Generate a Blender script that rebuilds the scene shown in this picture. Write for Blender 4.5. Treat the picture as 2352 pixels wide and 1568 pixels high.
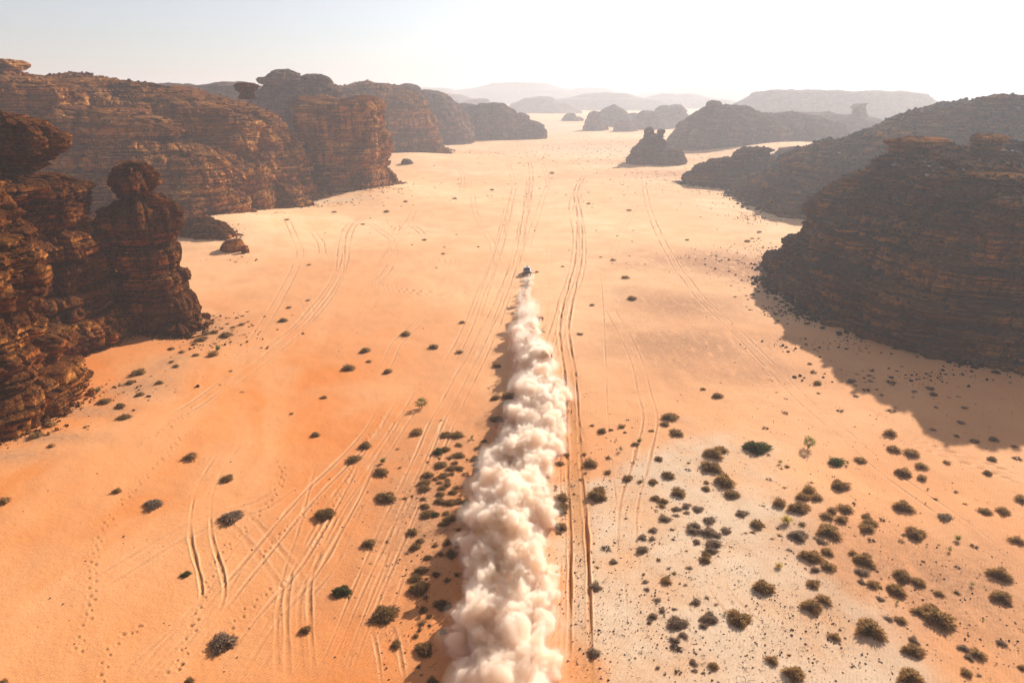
import bpy, math, random
import numpy as np

# ------------------------------------------------------------------ scene, camera, light
scene = bpy.context.scene
for o in list(bpy.data.objects):
    bpy.data.objects.remove(o, do_unlink=True)
COL = scene.collection
CAM_H = 42.0
PITCH = math.radians(20.0)
cam_data = bpy.data.cameras.new("camera")
cam_data.sensor_width = 36.0
cam_data.lens = 24.0
cam_data.clip_start = 0.5
cam_data.clip_end = 60000
cam = bpy.data.objects.new("camera", cam_data)
cam.location = (0, 0, CAM_H)
cam.rotation_euler = (math.radians(90) - PITCH, 0, 0)
COL.objects.link(cam)
scene.camera = cam

SUN_AZ = math.radians(38.0)      # clockwise from +Y (view direction)
SUN_EL = math.radians(27.5)
world = bpy.data.worlds.new("World")
scene.world = world
world.use_nodes = True
wn = world.node_tree.nodes
bg = wn["Background"]
sky = wn.new("ShaderNodeTexSky")
sky.sky_type = 'NISHITA'
sky.sun_disc = False
sky.sun_elevation = SUN_EL
sky.sun_rotation = SUN_AZ
sky.altitude = 800
sky.air_density = 1.0
sky.dust_density = 1.5
sky.ozone_density = 2.0
# dust in the air bleaches the whole sky evenly
hsv = wn.new("ShaderNodeHueSaturation")
hsv.inputs["Saturation"].default_value = 0.5
hsv.inputs["Hue"].default_value = 0.515
world.node_tree.links.new(sky.outputs[0], hsv.inputs["Color"])
world.node_tree.links.new(hsv.outputs[0], bg.inputs[0])
bg.inputs[1].default_value = 0.075

sun_data = bpy.data.lights.new("sun", 'SUN')
sun_data.energy = 5.0
sun_data.angle = math.radians(0.6)
sun_data.color = (1.0, 0.93, 0.84)
sun = bpy.data.objects.new("sun", sun_data)
COL.objects.link(sun)
from mathutils import Vector
sd = Vector((math.sin(SUN_AZ) * math.cos(SUN_EL), math.cos(SUN_AZ) * math.cos(SUN_EL), math.sin(SUN_EL)))
sun.rotation_euler = sd.to_track_quat('Z', 'Y').to_euler()

vs = scene.view_settings
vs.view_transform = 'Standard'
vs.look = 'None'
vs.exposure = 0.84
vs.gamma = 1.0
vs.use_curve_mapping = False
HAZE_DENSITY = 0.00050
scene.cycles.use_denoising = True
try:
    scene.cycles.denoiser = 'OPENIMAGEDENOISE'
    scene.cycles.denoising_input_passes = 'RGB_ALBEDO_NORMAL'
except Exception:
    pass
scene.cycles.max_bounces = 16
scene.cycles.diffuse_bounces = 3
scene.cycles.glossy_bounces = 2
scene.cycles.transparent_max_bounces = 8
scene.cycles.volume_bounces = 14
scene.cycles.use_adaptive_sampling = True
scene.cycles.adaptive_threshold = 0.02
scene.cycles.sample_clamp_indirect = 6.0

# ------------------------------------------------------------------ helpers
F32 = np.float32
def _hash(ix, iy, iz, seed):
    h = (ix.astype(np.uint32) * np.uint32(374761393) + iy.astype(np.uint32) * np.uint32(668265263)
         + iz.astype(np.uint32) * np.uint32(2147483647 & 1274126177) + np.uint32((seed * 1013904223 + 12345) & 0xffffffff))
    h = (h ^ (h >> np.uint32(13))) * np.uint32(1274126177)
    h = h ^ (h >> np.uint32(16))
    return (h & np.uint32(0xffff)).astype(F32) * F32(2.0 / 65535.0) - F32(1.0)

def vnoise(x, y, z, seed=0):
    x = np.asarray(x, F32); y = np.asarray(y, F32); z = np.asarray(z, F32)
    x, y, z = np.broadcast_arrays(x, y, z)
    fx = np.floor(x); fy = np.floor(y); fz = np.floor(z)
    ix = fx.astype(np.int32); iy = fy.astype(np.int32); iz = fz.astype(np.int32)
    tx = x - fx; ty = y - fy; tz = z - fz
    tx = tx * tx * (3 - 2 * tx); ty = ty * ty * (3 - 2 * ty); tz = tz * tz * (3 - 2 * tz)
    r = 0
    for dz in (0, 1):
        wz = tz if dz else 1 - tz
        for dy in (0, 1):
            wy = ty if dy else 1 - ty
            a = _hash(ix, iy + dy, iz + dz, seed); b = _hash(ix + 1, iy + dy, iz + dz, seed)
            r = r + (a + (b - a) * tx) * wy * wz
    return r

def fbm(x, y, z, octv=4, seed=0, gain=0.5):
    s = 0; a = 1.0; f = 1.0; n = 0
    for k in range(octv):
        s = s + a * vnoise(x * f + 17.3 * k, y * f - 9.1 * k, z * f + 4.7 * k, seed + k * 7)
        n += a; a *= gain; f *= 2.03
    return s / n

def smooth(a, b, x):
    t = np.clip((x - a) / (b - a), 0, 1)
    return t * t * (3 - 2 * t)

def mesh_np(name, verts, faces, mat=None, flat=True, attrs=None):
    """faces: (n,3) or (n,4) int array, or a list of such arrays"""
    if isinstance(faces, np.ndarray):
        faces = [faces]
    me = bpy.data.meshes.new(name)
    verts = np.ascontiguousarray(verts, F32)
    me.vertices.add(len(verts)); me.vertices.foreach_set("co", verts.ravel())
    loops = np.concatenate([f.ravel() for f in faces]).astype(np.int32)
    totals = np.concatenate([np.full(len(f), f.shape[1], np.int32) for f in faces])
    starts = np.concatenate([[0], np.cumsum(totals)[:-1]]).astype(np.int32)
    me.loops.add(len(loops)); me.loops.foreach_set("vertex_index", loops)
    me.polygons.add(len(totals)); me.polygons.foreach_set("loop_start", starts)
    me.polygons.foreach_set("loop_total", totals)
    if not flat:
        me.polygons.foreach_set("use_smooth", np.ones(len(totals), bool))
    else:
        me.polygons.foreach_set("use_smooth", np.zeros(len(totals), bool))
    if attrs:
        for k, v in attrs.items():
            v = np.asarray(v, F32)
            if v.ndim == 1:
                a = me.attributes.new(k, 'FLOAT', 'POINT'); a.data.foreach_set("value", v)
            else:
                a = me.attributes.new(k, 'FLOAT_VECTOR', 'POINT'); a.data.foreach_set("vector", v.ravel())
    me.update(calc_edges=True)
    if mat:
        me.materials.append(mat)
    return me

def link(name, me, parent=None, label=None, cat=None, group=None, kind=None, loc=None):
    o = bpy.data.objects.new(name, me)
    COL.objects.link(o)
    if parent: o.parent = parent
    if label: o["label"] = label
    if cat: o["category"] = cat
    if group: o["group"] = group
    if kind: o["kind"] = kind
    if loc is not None: o.location = loc
    return o

# --- picture geometry: the photograph was studied at 2352 px width
FPX = 2352 * 24.0 / 36.0
SP, CP = math.sin(PITCH), math.cos(PITCH)

def dune(x, y):
    """height of the sand (metres)"""
    x = np.asarray(x, F32); y = np.asarray(y, F32)
    h = 1.1 * fbm(x * 0.011, y * 0.011, 0 * x, 3, 5)
    h = h + 0.28 * fbm(x * 0.05, y * 0.03, 0 * x, 3, 9)
    # bank of sand swept against the left cliffs, with a crest
    h = h + 3.6 * np.exp(-((x + 92) / 26) ** 2 - ((y - 222) / 30) ** 2)
    h = h + 3.0 * np.exp(-((x + 60) / 30) ** 2 - ((y - 300) / 40) ** 2) * smooth(-95, -50, x)
    h = h + 5.0 * np.exp(-((x + 62) / 45) ** 2 - ((y - 455) / 45) ** 2)
    h = h + 7.0 * np.exp(-((x - 20) / 130) ** 2 - ((y - 1150) / 160) ** 2)
    # tongue of sand climbing between the right hand buttes
    h = h + 9.0 * np.exp(-((x - 205) / 50) ** 2 - ((y - 500) / 55) ** 2)
    h = h + 1.2 * smooth(20, 60, -x) * smooth(130, 70, y)
    h = h * smooth(6000, 2500, np.hypot(x, y))
    return h

def ray(px, py):
    u = (px - 1176.0) / FPX; v = -(py - 784.0) / FPX
    return np.array([u, CP + v * SP, -SP + v * CP])

def unproject(px, py):
    d = ray(px, py)
    t0 = 42.0 / max(-d[2], 1e-3) * 0.6
    t = np.linspace(t0, t0 * 2.2, 260)
    X = d[0] * t; Y = d[1] * t; Z = CAM_H + d[2] * t
    diff = Z - dune(X, Y)
    k = np.argmax(diff < 0)
    if diff[k] >= 0: k = len(t) - 1
    k = max(k, 1)
    a = diff[k - 1] / (diff[k - 1] - diff[k] + 1e-9)
    tt = t[k - 1] + a * (t[k] - t[k - 1])
    x, y = d[0] * tt, d[1] * tt
    return float(x), float(y), float(dune(x, y))

def view_depth(x, y, z=0):
    return y * CP + (CAM_H - z) * SP

# ------------------------------------------------------------------ materials
def new_mat(name):
    m = bpy.data.materials.new(name); m.use_nodes = True
    nt = m.node_tree
    return m, nt, nt.nodes["Principled BSDF"]

def N(nt, typ, **kw):
    n = nt.nodes.new(typ)
    for k, v in kw.items():
        if k.startswith("i_"):
            n.inputs[k[2:].replace("_", " ")].default_value = v
        else:
            setattr(n, k, v)
    return n

def mixc(nt, fac, a, b, blend='MIX'):
    n = nt.nodes.new("ShaderNodeMix"); n.data_type = 'RGBA'; n.blend_type = blend
    if isinstance(fac, (int, float)): n.inputs[0].default_value = fac
    else: nt.links.new(fac, n.inputs[0])
    for s, i in ((a, 6), (b, 7)):
        if isinstance(s, tuple): n.inputs[i].default_value = (*s, 1) if len(s) == 3 else s
        else: nt.links.new(s, n.inputs[i])
    return n.outputs[2]

def math_n(nt, op, a, b=None, c=None, clamp=False):
    n = nt.nodes.new("ShaderNodeMath"); n.operation = op; n.use_clamp = clamp
    for i, s in enumerate((a, b, c)):
        if s is None: continue
        if isinstance(s, (int, float)): n.inputs[i].default_value = s
        else: nt.links.new(s, n.inputs[i])
    return n.outputs[0]

def maprange(nt, v, a, b, c=0.0, d=1.0, smoothstep=True):
    n = nt.nodes.new("ShaderNodeMapRange")
    n.interpolation_type = 'SMOOTHSTEP' if smoothstep else 'LINEAR'
    nt.links.new(v, n.inputs[0])
    for i, s in enumerate((a, b, c, d)): n.inputs[i + 1].default_value = s
    return n.outputs[0]

def noise(nt, vec, scale, detail=4, rough=0.55, sx=1, sy=1, sz=1, dist=0.0):
    if (sx, sy, sz) != (1, 1, 1):
        mp = nt.nodes.new("ShaderNodeMapping"); mp.inputs["Scale"].default_value = (sx, sy, sz)
        nt.links.new(vec, mp.inputs[0]); vec = mp.outputs[0]
    n = nt.nodes.new("ShaderNodeTexNoise")
    n.inputs["Scale"].default_value = scale; n.inputs["Detail"].default_value = detail
    n.inputs["Roughness"].default_value = rough; n.inputs["Distortion"].default_value = dist
    nt.links.new(vec, n.inputs["Vector"])
    return n.outputs["Fac"]

def rock_material(name, warm=(0.50, 0.165, 0.038), pale=(0.78, 0.36, 0.085), dark=(0.045, 0.02, 0.011),
                  varnish=0.5, seed=0.0, gloss=0.6, upv=None, upr=(0.35, 0.75)):
    upv = 0.1 + 0.8 * varnish * varnish if upv is None else upv
    m, nt, bs = new_mat(name)
    geo = N(nt, "ShaderNodeNewGeometry")
    add = N(nt, "ShaderNodeVectorMath", operation='ADD'); add.inputs[1].default_value = (seed, seed * 1.7, 0)
    nt.links.new(geo.outputs["Position"], add.inputs[0]); P = add.outputs[0]
    # bedding: thin bands, warped a little
    band = noise(nt, P, 1.0, 3, 0.6, 0.02, 0.02, 0.55)
    fine = noise(nt, P, 1.0, 3, 0.65, 0.06, 0.06, 2.6)
    blot = noise(nt, P, 0.11, 5, 0.6)
    streak = noise(nt, P, 1.0, 4, 0.6, 0.55, 0.55, 0.05)
    grain = noise(nt, P, 1.7, 4, 0.65)
    c = mixc(nt, maprange(nt, band, 0.38, 0.62), warm, pale)
    c = mixc(nt, maprange(nt, fine, 0.49, 0.60, 0, 0.95), c, dark)
    v = math_n(nt, 'ADD', maprange(nt, blot, 0.50 - 0.13 * varnish, 0.66 - 0.13 * varnish, 0, 1),
               maprange(nt, streak, 0.50, 0.64, 0, 0.85), clamp=True)
    c = mixc(nt, math_n(nt, 'MULTIPLY', v, 0.5 + 0.4 * varnish), c, dark)
    sep = N(nt, "ShaderNodeSeparateXYZ"); nt.links.new(geo.outputs["Normal"], sep.inputs[0])
    up = maprange(nt, math_n(nt, 'ADD', sep.outputs[2], math_n(nt, 'MULTIPLY_ADD', grain, 0.5, -0.25)), 0.45, 0.8, 0, 0.35 + 0.5 * varnish)
    c = mixc(nt, up, c, tuple(d * 1.15 for d in dark))
    c = mixc(nt, maprange(nt, grain, 0.3, 0.75, 0.0, 0.5), c, tuple(min(1, p * 0.75) for p in warm))
    nt.links.new(c, bs.inputs["Base Color"])
    r = maprange(nt, grain, 0.35, 0.65, 0.6, 0.95)
    nt.links.new(r, bs.inputs["Roughness"])
    bs.inputs["Specular IOR Level"].default_value = 0.03 if gloss > .65 else 0.0
    b1 = N(nt, "ShaderNodeBump"); b1.inputs["Strength"].default_value = 1.0; b1.inputs["Distance"].default_value = 0.8
    hsum = math_n(nt, 'ADD', math_n(nt, 'MULTIPLY', fine, 1.2), math_n(nt, 'MULTIPLY', grain, 0.9))
    nt.links.new(hsum, b1.inputs["Height"])
    nt.links.new(b1.outputs[0], bs.inputs["Normal"])
    return m

def plain(name, col, rough=0.7, metal=0.0, spec=0.5, vary=0.25, scale=3.0):
    m, nt, bs = new_mat(name)
    tc = N(nt, "ShaderNodeTexCoord")
    n = noise(nt, tc.outputs["Object"], scale, 4, 0.6)
    c = mixc(nt, maprange(nt, n, 0.3, 0.7), tuple(x * (1 - vary) for x in col), tuple(min(1, x * (1 + vary)) for x in col))
    nt.links.new(c, bs.inputs["Base Color"])
    bs.inputs["Roughness"].default_value = rough; bs.inputs["Metallic"].default_value = metal
    bs.inputs["Specular IOR Level"].default_value = spec
    return m

def sand_material():
    m, nt, bs = new_mat("desert_sand")
    geo = N(nt, "ShaderNodeNewGeometry"); P = geo.outputs["Position"]
    def att(n):
        a = N(nt, "ShaderNodeAttribute", attribute_name=n); return a.outputs["Fac"]
    big = noise(nt, P, 0.012, 4, 0.55)
    med = noise(nt, P, 0.12, 5, 0.6)
    fine = noise(nt, P, 2.2, 5, 0.7)
    wind = noise(nt, P, 1.0, 3, 0.6, 0.9, 0.25, 1)
    orange = mixc(nt, maprange(nt, big, 0.35, 0.65), (0.60, 0.160, 0.022), (0.64, 0.205, 0.040))
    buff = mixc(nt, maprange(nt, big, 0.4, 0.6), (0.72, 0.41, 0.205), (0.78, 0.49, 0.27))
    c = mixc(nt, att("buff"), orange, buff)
    c = mixc(nt, maprange(nt, med, 0.35, 0.7, 0.0, 0.4), c, (0.56, 0.26, 0.11))
    drift = noise(nt, P, 1.0, 4, 0.55, .035, .012, 1, 1.2)
    c = mixc(nt, maprange(nt, drift, 0.42, 0.62, 0.0, 0.3), c, (0.76, 0.42, 0.20))
    # pale silt pan
    palec = mixc(nt, maprange(nt, med, 0.35, 0.65), (0.56, 0.39, 0.245), (0.62, 0.47, 0.325))
    pf = math_n(nt, 'MULTIPLY', att("pale"), maprange(nt, math_n(nt, 'ADD', math_n(nt, 'MULTIPLY', att("pale"), 0.5), math_n(nt, 'MULTIPLY', med, 0.9)), 0.35, 0.95), clamp=True)
    c = mixc(nt, pf, c, palec)
    # greyish brown gravel crust
    gravel = mixc(nt, maprange(nt, fine, 0.35, 0.65), (0.34, 0.16, 0.075), (0.50, 0.25, 0.12))
    gf = math_n(nt, 'MULTIPLY', att("gravel"), maprange(nt, math_n(nt, 'ADD', wind, math_n(nt, 'MULTIPLY', fine, 0.3)), 0.30, 0.66), clamp=True)
    c = mixc(nt, gf, c, gravel)
    # wheel ruts: turned darker sand, thrown berms a little paler
    c = mixc(nt, math_n(nt, 'MULTIPLY', att("rut"), 0.8, clamp=True), c, (0.40, 0.16, 0.055))
    c = mixc(nt, math_n(nt, 'MULTIPLY', att("berm"), 0.5, clamp=True), c, (0.78, 0.48, 0.27))
    c = mixc(nt, math_n(nt, 'MULTIPLY', att("road"), 0.75, clamp=True), c, (0.46, 0.20, 0.065))
    c = mixc(nt, maprange(nt, fine, 0.60, 0.8, 0, 0.5), c, (0.36, 0.17, 0.08))
    nt.links.new(c, bs.inputs["Base Color"])
    bs.inputs["Roughness"].default_value = 0.95
    bs.inputs["Specular IOR Level"].default_value = 0.15
    # wind ripples and trampled grain
    rip = N(nt, "ShaderNodeTexWave", wave_type='BANDS', bands_direction='X')
    rip.inputs["Scale"].default_value = 1.1; rip.inputs["Distortion"].default_value = 7.0
    rip.inputs["Detail"].default_value = 3; rip.inputs["Detail Scale"].default_value = 0.6
    mp = N(nt, "ShaderNodeMapping"); mp.inputs["Rotation"].default_value = (0, 0, 0.6)
    nt.links.new(P, mp.inputs[0]); nt.links.new(mp.outputs[0], rip.inputs["Vector"])
    hs = math_n(nt, 'ADD', math_n(nt, 'MULTIPLY', rip.outputs["Fac"], 0.035), math_n(nt, 'MULTIPLY', fine, 0.10))
    hs = math_n(nt, 'ADD', hs, math_n(nt, 'MULTIPLY', med, 0.35))
    b = N(nt, "ShaderNodeBump"); b.inputs["Strength"].default_value = 0.6; b.inputs["Distance"].default_value = 1.0
    nt.links.new(hs, b.inputs["Height"]); nt.links.new(b.outputs[0], bs.inputs["Normal"])
    return m

# ------------------------------------------------------------------ the ground
def polyline(pts, step=0.5, world_pts=False):
    """smooth polyline on the ground from picture points"""
    w = [p if world_pts else unproject(*p)[:2] for p in pts]
    w = np.array(w, float)
    if len(w) > 2:       # Catmull-Rom
        out = []
        P = np.vstack([2 * w[0] - w[1], w, 2 * w[-1] - w[-2]])
        for i in range(1, len(P) - 2):
            n = max(2, int(np.linalg.norm(P[i + 1] - P[i]) / step))
            t = np.linspace(0, 1, n, endpoint=False)[:, None]
            a, b, c, d = P[i - 1], P[i], P[i + 1], P[i + 2]
            out.append(0.5 * ((2 * b) + (-a + c) * t + (2 * a - 5 * b + 4 * c - d) * t ** 2 + (-a + 3 * b - 3 * c + d) * t ** 3))
        out.append(w[-1:])
        return np.vstack(out)
    n = max(2, int(np.linalg.norm(w[1] - w[0]) / step))
    t = np.linspace(0, 1, n)[:, None]
    return w[0] * (1 - t) + w[1] * t

# (points in the picture, gauge between ruts [0 = single rut], depth, width, strength)
TRACKS = [
 # worn lane right of the dust
 ([(1334,1568),(1332,1300),(1322,1100),(1313,950),(1306,830),(1296,760),(1308,680),(1328,590),(1330,500),(1322,440),(1340,405)], 1.7, .26, .46, 1.6),
 ([(1318,1568),(1318,1300),(1312,1100),(1306,950)], 2.4, .10, .35, .8),
 ([(1215,905),(1262,800),(1290,700),(1315,620),(1322,540),(1312,470),(1325,430)], 1.8, .12, .34, .8),
 ([(1230,905),(1275,800),(1305,700),(1335,620),(1338,540),(1330,470),(1332,430),(1350,410)], 1.7, .12, .34, .8),
 ([(1245,870),(1282,770),(1305,680),(1326,600),(1330,520)], 1.9, .10, .30, .7),
 # bundle left of the car
 ([(745,1568),(800,1440),(850,1320),(905,1190),(960,1070),(1015,950),(1075,840),(1130,730),(1165,650),(1190,560),(1212,470),(1220,400),(1216,370)], 1.9, .13, .36, 1.0),
 ([(775,1568),(825,1440),(870,1330),(925,1200),(985,1070),(1040,950),(1090,850),(1140,740),(1172,650),(1196,560),(1208,470),(1214,410)], 1.7, .13, .34, .9),
 ([(1000,1000),(1052,880),(1108,770),(1148,690),(1180,600),(1202,500)], 2.1, .10, .32, .7),
 ([(820,1568),(842,1480),(880,1380),(925,1270)], 1.8, .10, .34, .6),
 ([(1090,740),(1120,650),(1150,560),(1170,480),(1180,420),(1168,375)], 1.8, .11, .34, .8),
 ([(1020,860),(1070,760),(1100,680),(1130,610),(1150,540),(1165,470)], 1.8, .10, .32, .7),
 ([(1245,375),(1258,415),(1245,460),(1222,530),(1205,590)], 1.8, .09, .32, .6),
 # long sweeping tracks in the middle left
 ([(270,1000),(420,945),(540,860),(620,800),(690,745),(745,680),(780,620),(785,560),(800,520),(840,490)], 1.9, .14, .38, 1.0),
 ([(430,950),(560,862),(650,790),(715,730),(765,665),(792,600),(798,550),(815,515),(855,485)], 1.8, .12, .36, .9),
 ([(520,850),(570,800),(610,740),(640,690),(675,620),(690,580),(670,530),(655,495)], 1.7, .10, .32, .7),
 ([(650,640),(665,670),(700,690),(712,740)], 1.8, .08, .30, .5),
 ([(710,520),(735,555),(745,590),(770,610)], 1.8, .10, .30, .8),
 ([(790,490),(830,500),(880,535),(930,570),(990,590),(1040,600),(1095,612)], 1.8, .10, .30, .9),
 ([(905,540),(915,522),(945,520),(968,535),(975,552)], 1.7, .16, .34, 1.2),
 ([(795,632),(850,652),(930,668),(1010,675),(1080,672),(1130,650)], 1.8, .12, .32, .9),
 ([(880,500),(895,540),(905,580),(890,620),(850,660),(810,700)], 1.8, .10, .32, .8),
 ([(960,470),(930,520),(900,570),(870,610)], 1.8, .08, .30, .6),
 ([(805,760),(845,710),(890,640)], 1.7, .09, .32, .6),
 ([(870,880),(905,800),(960,740),(1000,700)], 1.8, .09, .32, .6),
 ([(1085,440),(1092,490),(1130,560),(1145,620)], 1.8, .09, .32, .6),
 ([(1040,372),(1062,400),(1060,440)], 1.8, .10, .34, .8), ([(1050,372),(1078,405),(1072,440)], 1.8, .08, .34, .5),
 ([(920,462),(1030,452),(1130,455),(1280,462)], 1.8, .05, .3, .5),
 # foreground left
 ([(545,1005),(505,1060),(475,1120),(462,1180),(462,1240),(478,1300),(490,1350),(482,1395),(440,1440),(385,1500),(335,1568)], 1.9, .19, .40, 1.2),
 ([(900,900),(850,990),(790,1060),(720,1130),(650,1210),(585,1290),(520,1370),(440,1470),(370,1568)], 1.8, .14, .38, .9),
 ([(930,905),(880,1000),(815,1095),(755,1180),(715,1260),(690,1340),(685,1440),(690,1568)], 1.9, .18, .42, 1.1),
 ([(985,860),(930,960),(860,1060),(790,1150),(735,1240),(700,1300),(668,1370),(660,1450),(662,1568)], 1.8, .16, .40, 1.0),
 ([(870,1010),(820,1110),(770,1210),(715,1300),(640,1390),(580,1470),(520,1568)], 1.9, .15, .40, 1.0),
 ([(830,1130),(780,1230),(740,1310),(660,1400),(600,1490),(560,1568)], 1.8, .13, .40, .9),
 ([(520,1160),(570,1210),(620,1270),(668,1340),(680,1420)], 2.0, .09, .7, .5),
 ([(700,1090),(600,1160),(500,1190),(390,1240),(260,1320),(120,1400)], 2.0, .05, .6, .4),
 ([(640,1180),(560,1260),(510,1350),(430,1440),(330,1530),(300,1568)], 1.8, .08, .4, .5),
 ([(880,1440),(895,1500),(905,1568)], 1.7, .09, .34, .6),
 ([(730,1060),(690,1200),(650,1330),(640,1450),(640,1568)], 0, .10, .36, .7),
 # right side
 ([(1478,405),(1482,440),(1497,500),(1535,580),(1575,640),(1625,700),(1690,760),(1760,830),(1840,915),(1925,985),(2010,1060),(2110,1135),(2200,1200),(2290,1270),(2352,1322)], 1.9, .13, .36, 1.0),
 ([(2070,1005),(2150,1035),(2230,1060),(2300,1085),(2352,1105)], 1.8, .16, .34, 1.1),
 ([(1478,420),(1460,470),(1430,530),(1400,600)], 1.8, .05, .32, .4),
 ([(1378,620),(1385,700),(1390,820),(1398,960),(1408,1090),(1424,1220),(1440,1350),(1445,1440),(1452,1568)], 0, .12, .26, 1.0),
 ([(1395,700),(1430,760),(1462,830),(1480,900),(1492,960),(1478,1050),(1450,1140),(1440,1220),(1445,1330)], 1.9, .10, .40, .7),
 ([(1255,640),(1248,730),(1235,800)], 1.6, .06, .26, .5), ([(1262,560),(1258,640)], 1.6, .05, .26, .4),
 ([(2352,1370),(2290,1385),(2200,1395)], 1.8, .06, .4, .4),
 ([(1640,1290),(1650,1350),(1700,1410),(1760,1460)], 1.8, .05, .4, .5),
]
FOOTPRINTS = [
 [(320,1020),(380,985),(420,955),(445,930)],
 [(230,1568),(262,1480),(330,1440),(300,1452)],
 [(360,1568),(430,1520),(470,1500),(530,1455)],
 [(530,1440),(590,1380),(640,1345),(690,1335)],
 [(600,1280),(650,1220),(700,1180),(740,1140)],
 [(640,1060),(650,1090),(620,1150),(560,1220),(500,1290),(470,1360),(440,1450),(410,1530)],
 [(180,1500),(210,1380),(215,1290),(240,1210),(290,1140),(360,1070),(420,1000)],
 [(880,960),(830,1030),(790,1110),(760,1190),(720,1260)],
]

SOFT = [  # (attribute, centre px, centre py, radius across m, radius along m, strength)
 ("pale", 1560, 1110, 8, 12, 1.0), ("pale", 1500, 1250, 8, 10, 1.1), ("pale", 1650, 1260, 10, 11, 1.1),
 ("pale", 1600, 1450, 9, 9, 1.2), ("pale", 1850, 1420, 9, 6, .9), ("pale", 1760, 1530, 9, 6, 1.1), ("pale", 1950, 1560, 8, 3.5, .9), ("pale", 1740, 1040, 8, 6, .6),
 ("pale", 1440, 1420, 4, 10, .9),
 ("pale", 1250, 290, 90, 260, .9), ("pale", 1380, 345, 60, 60, .8), ("pale", 760, 462, 22, 6, .9), ("pale", 350, 900, 5, 6, .3),
 ("gravel", 1640, 600, 22, 14, 1.0), ("gravel", 1560, 700, 14, 12, 1.0), ("gravel", 1560, 790, 16, 8, .9), ("gravel", 1780, 640, 12, 14, .9),
 ("gravel", 1720, 860, 14, 6, .7), ("gravel", 1180, 960, 10, 9, .5), ("gravel", 970, 1240, 6, 14, .4), ("gravel", 1030, 1120, 6, 12, .4), ("gravel", 940, 1180, 4, 8, .3),
 ("gravel", 2250, 1380, 12, 12, .6), ("gravel", 2000, 1300, 8, 6, .5), ("gravel", 400, 830, 4, 5, .8), ("gravel", 320, 890, 5, 3.5, .9), ("gravel", 230, 945, 6, 2.5, .9), ("gravel", 110, 1005, 7, 2.0, .9), ("gravel", 20, 1045, 6, 2.0, .8), ("gravel", 480, 760, 6, 8, .7),
 ("gravel", 1600, 400, 60, 26, .8), ("gravel", 1480, 370, 60, 20, .6), ("gravel", 1100, 350, 30, 30, .5),
 ("gravel", 1500, 330, 120, 60, .5),
]

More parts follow.
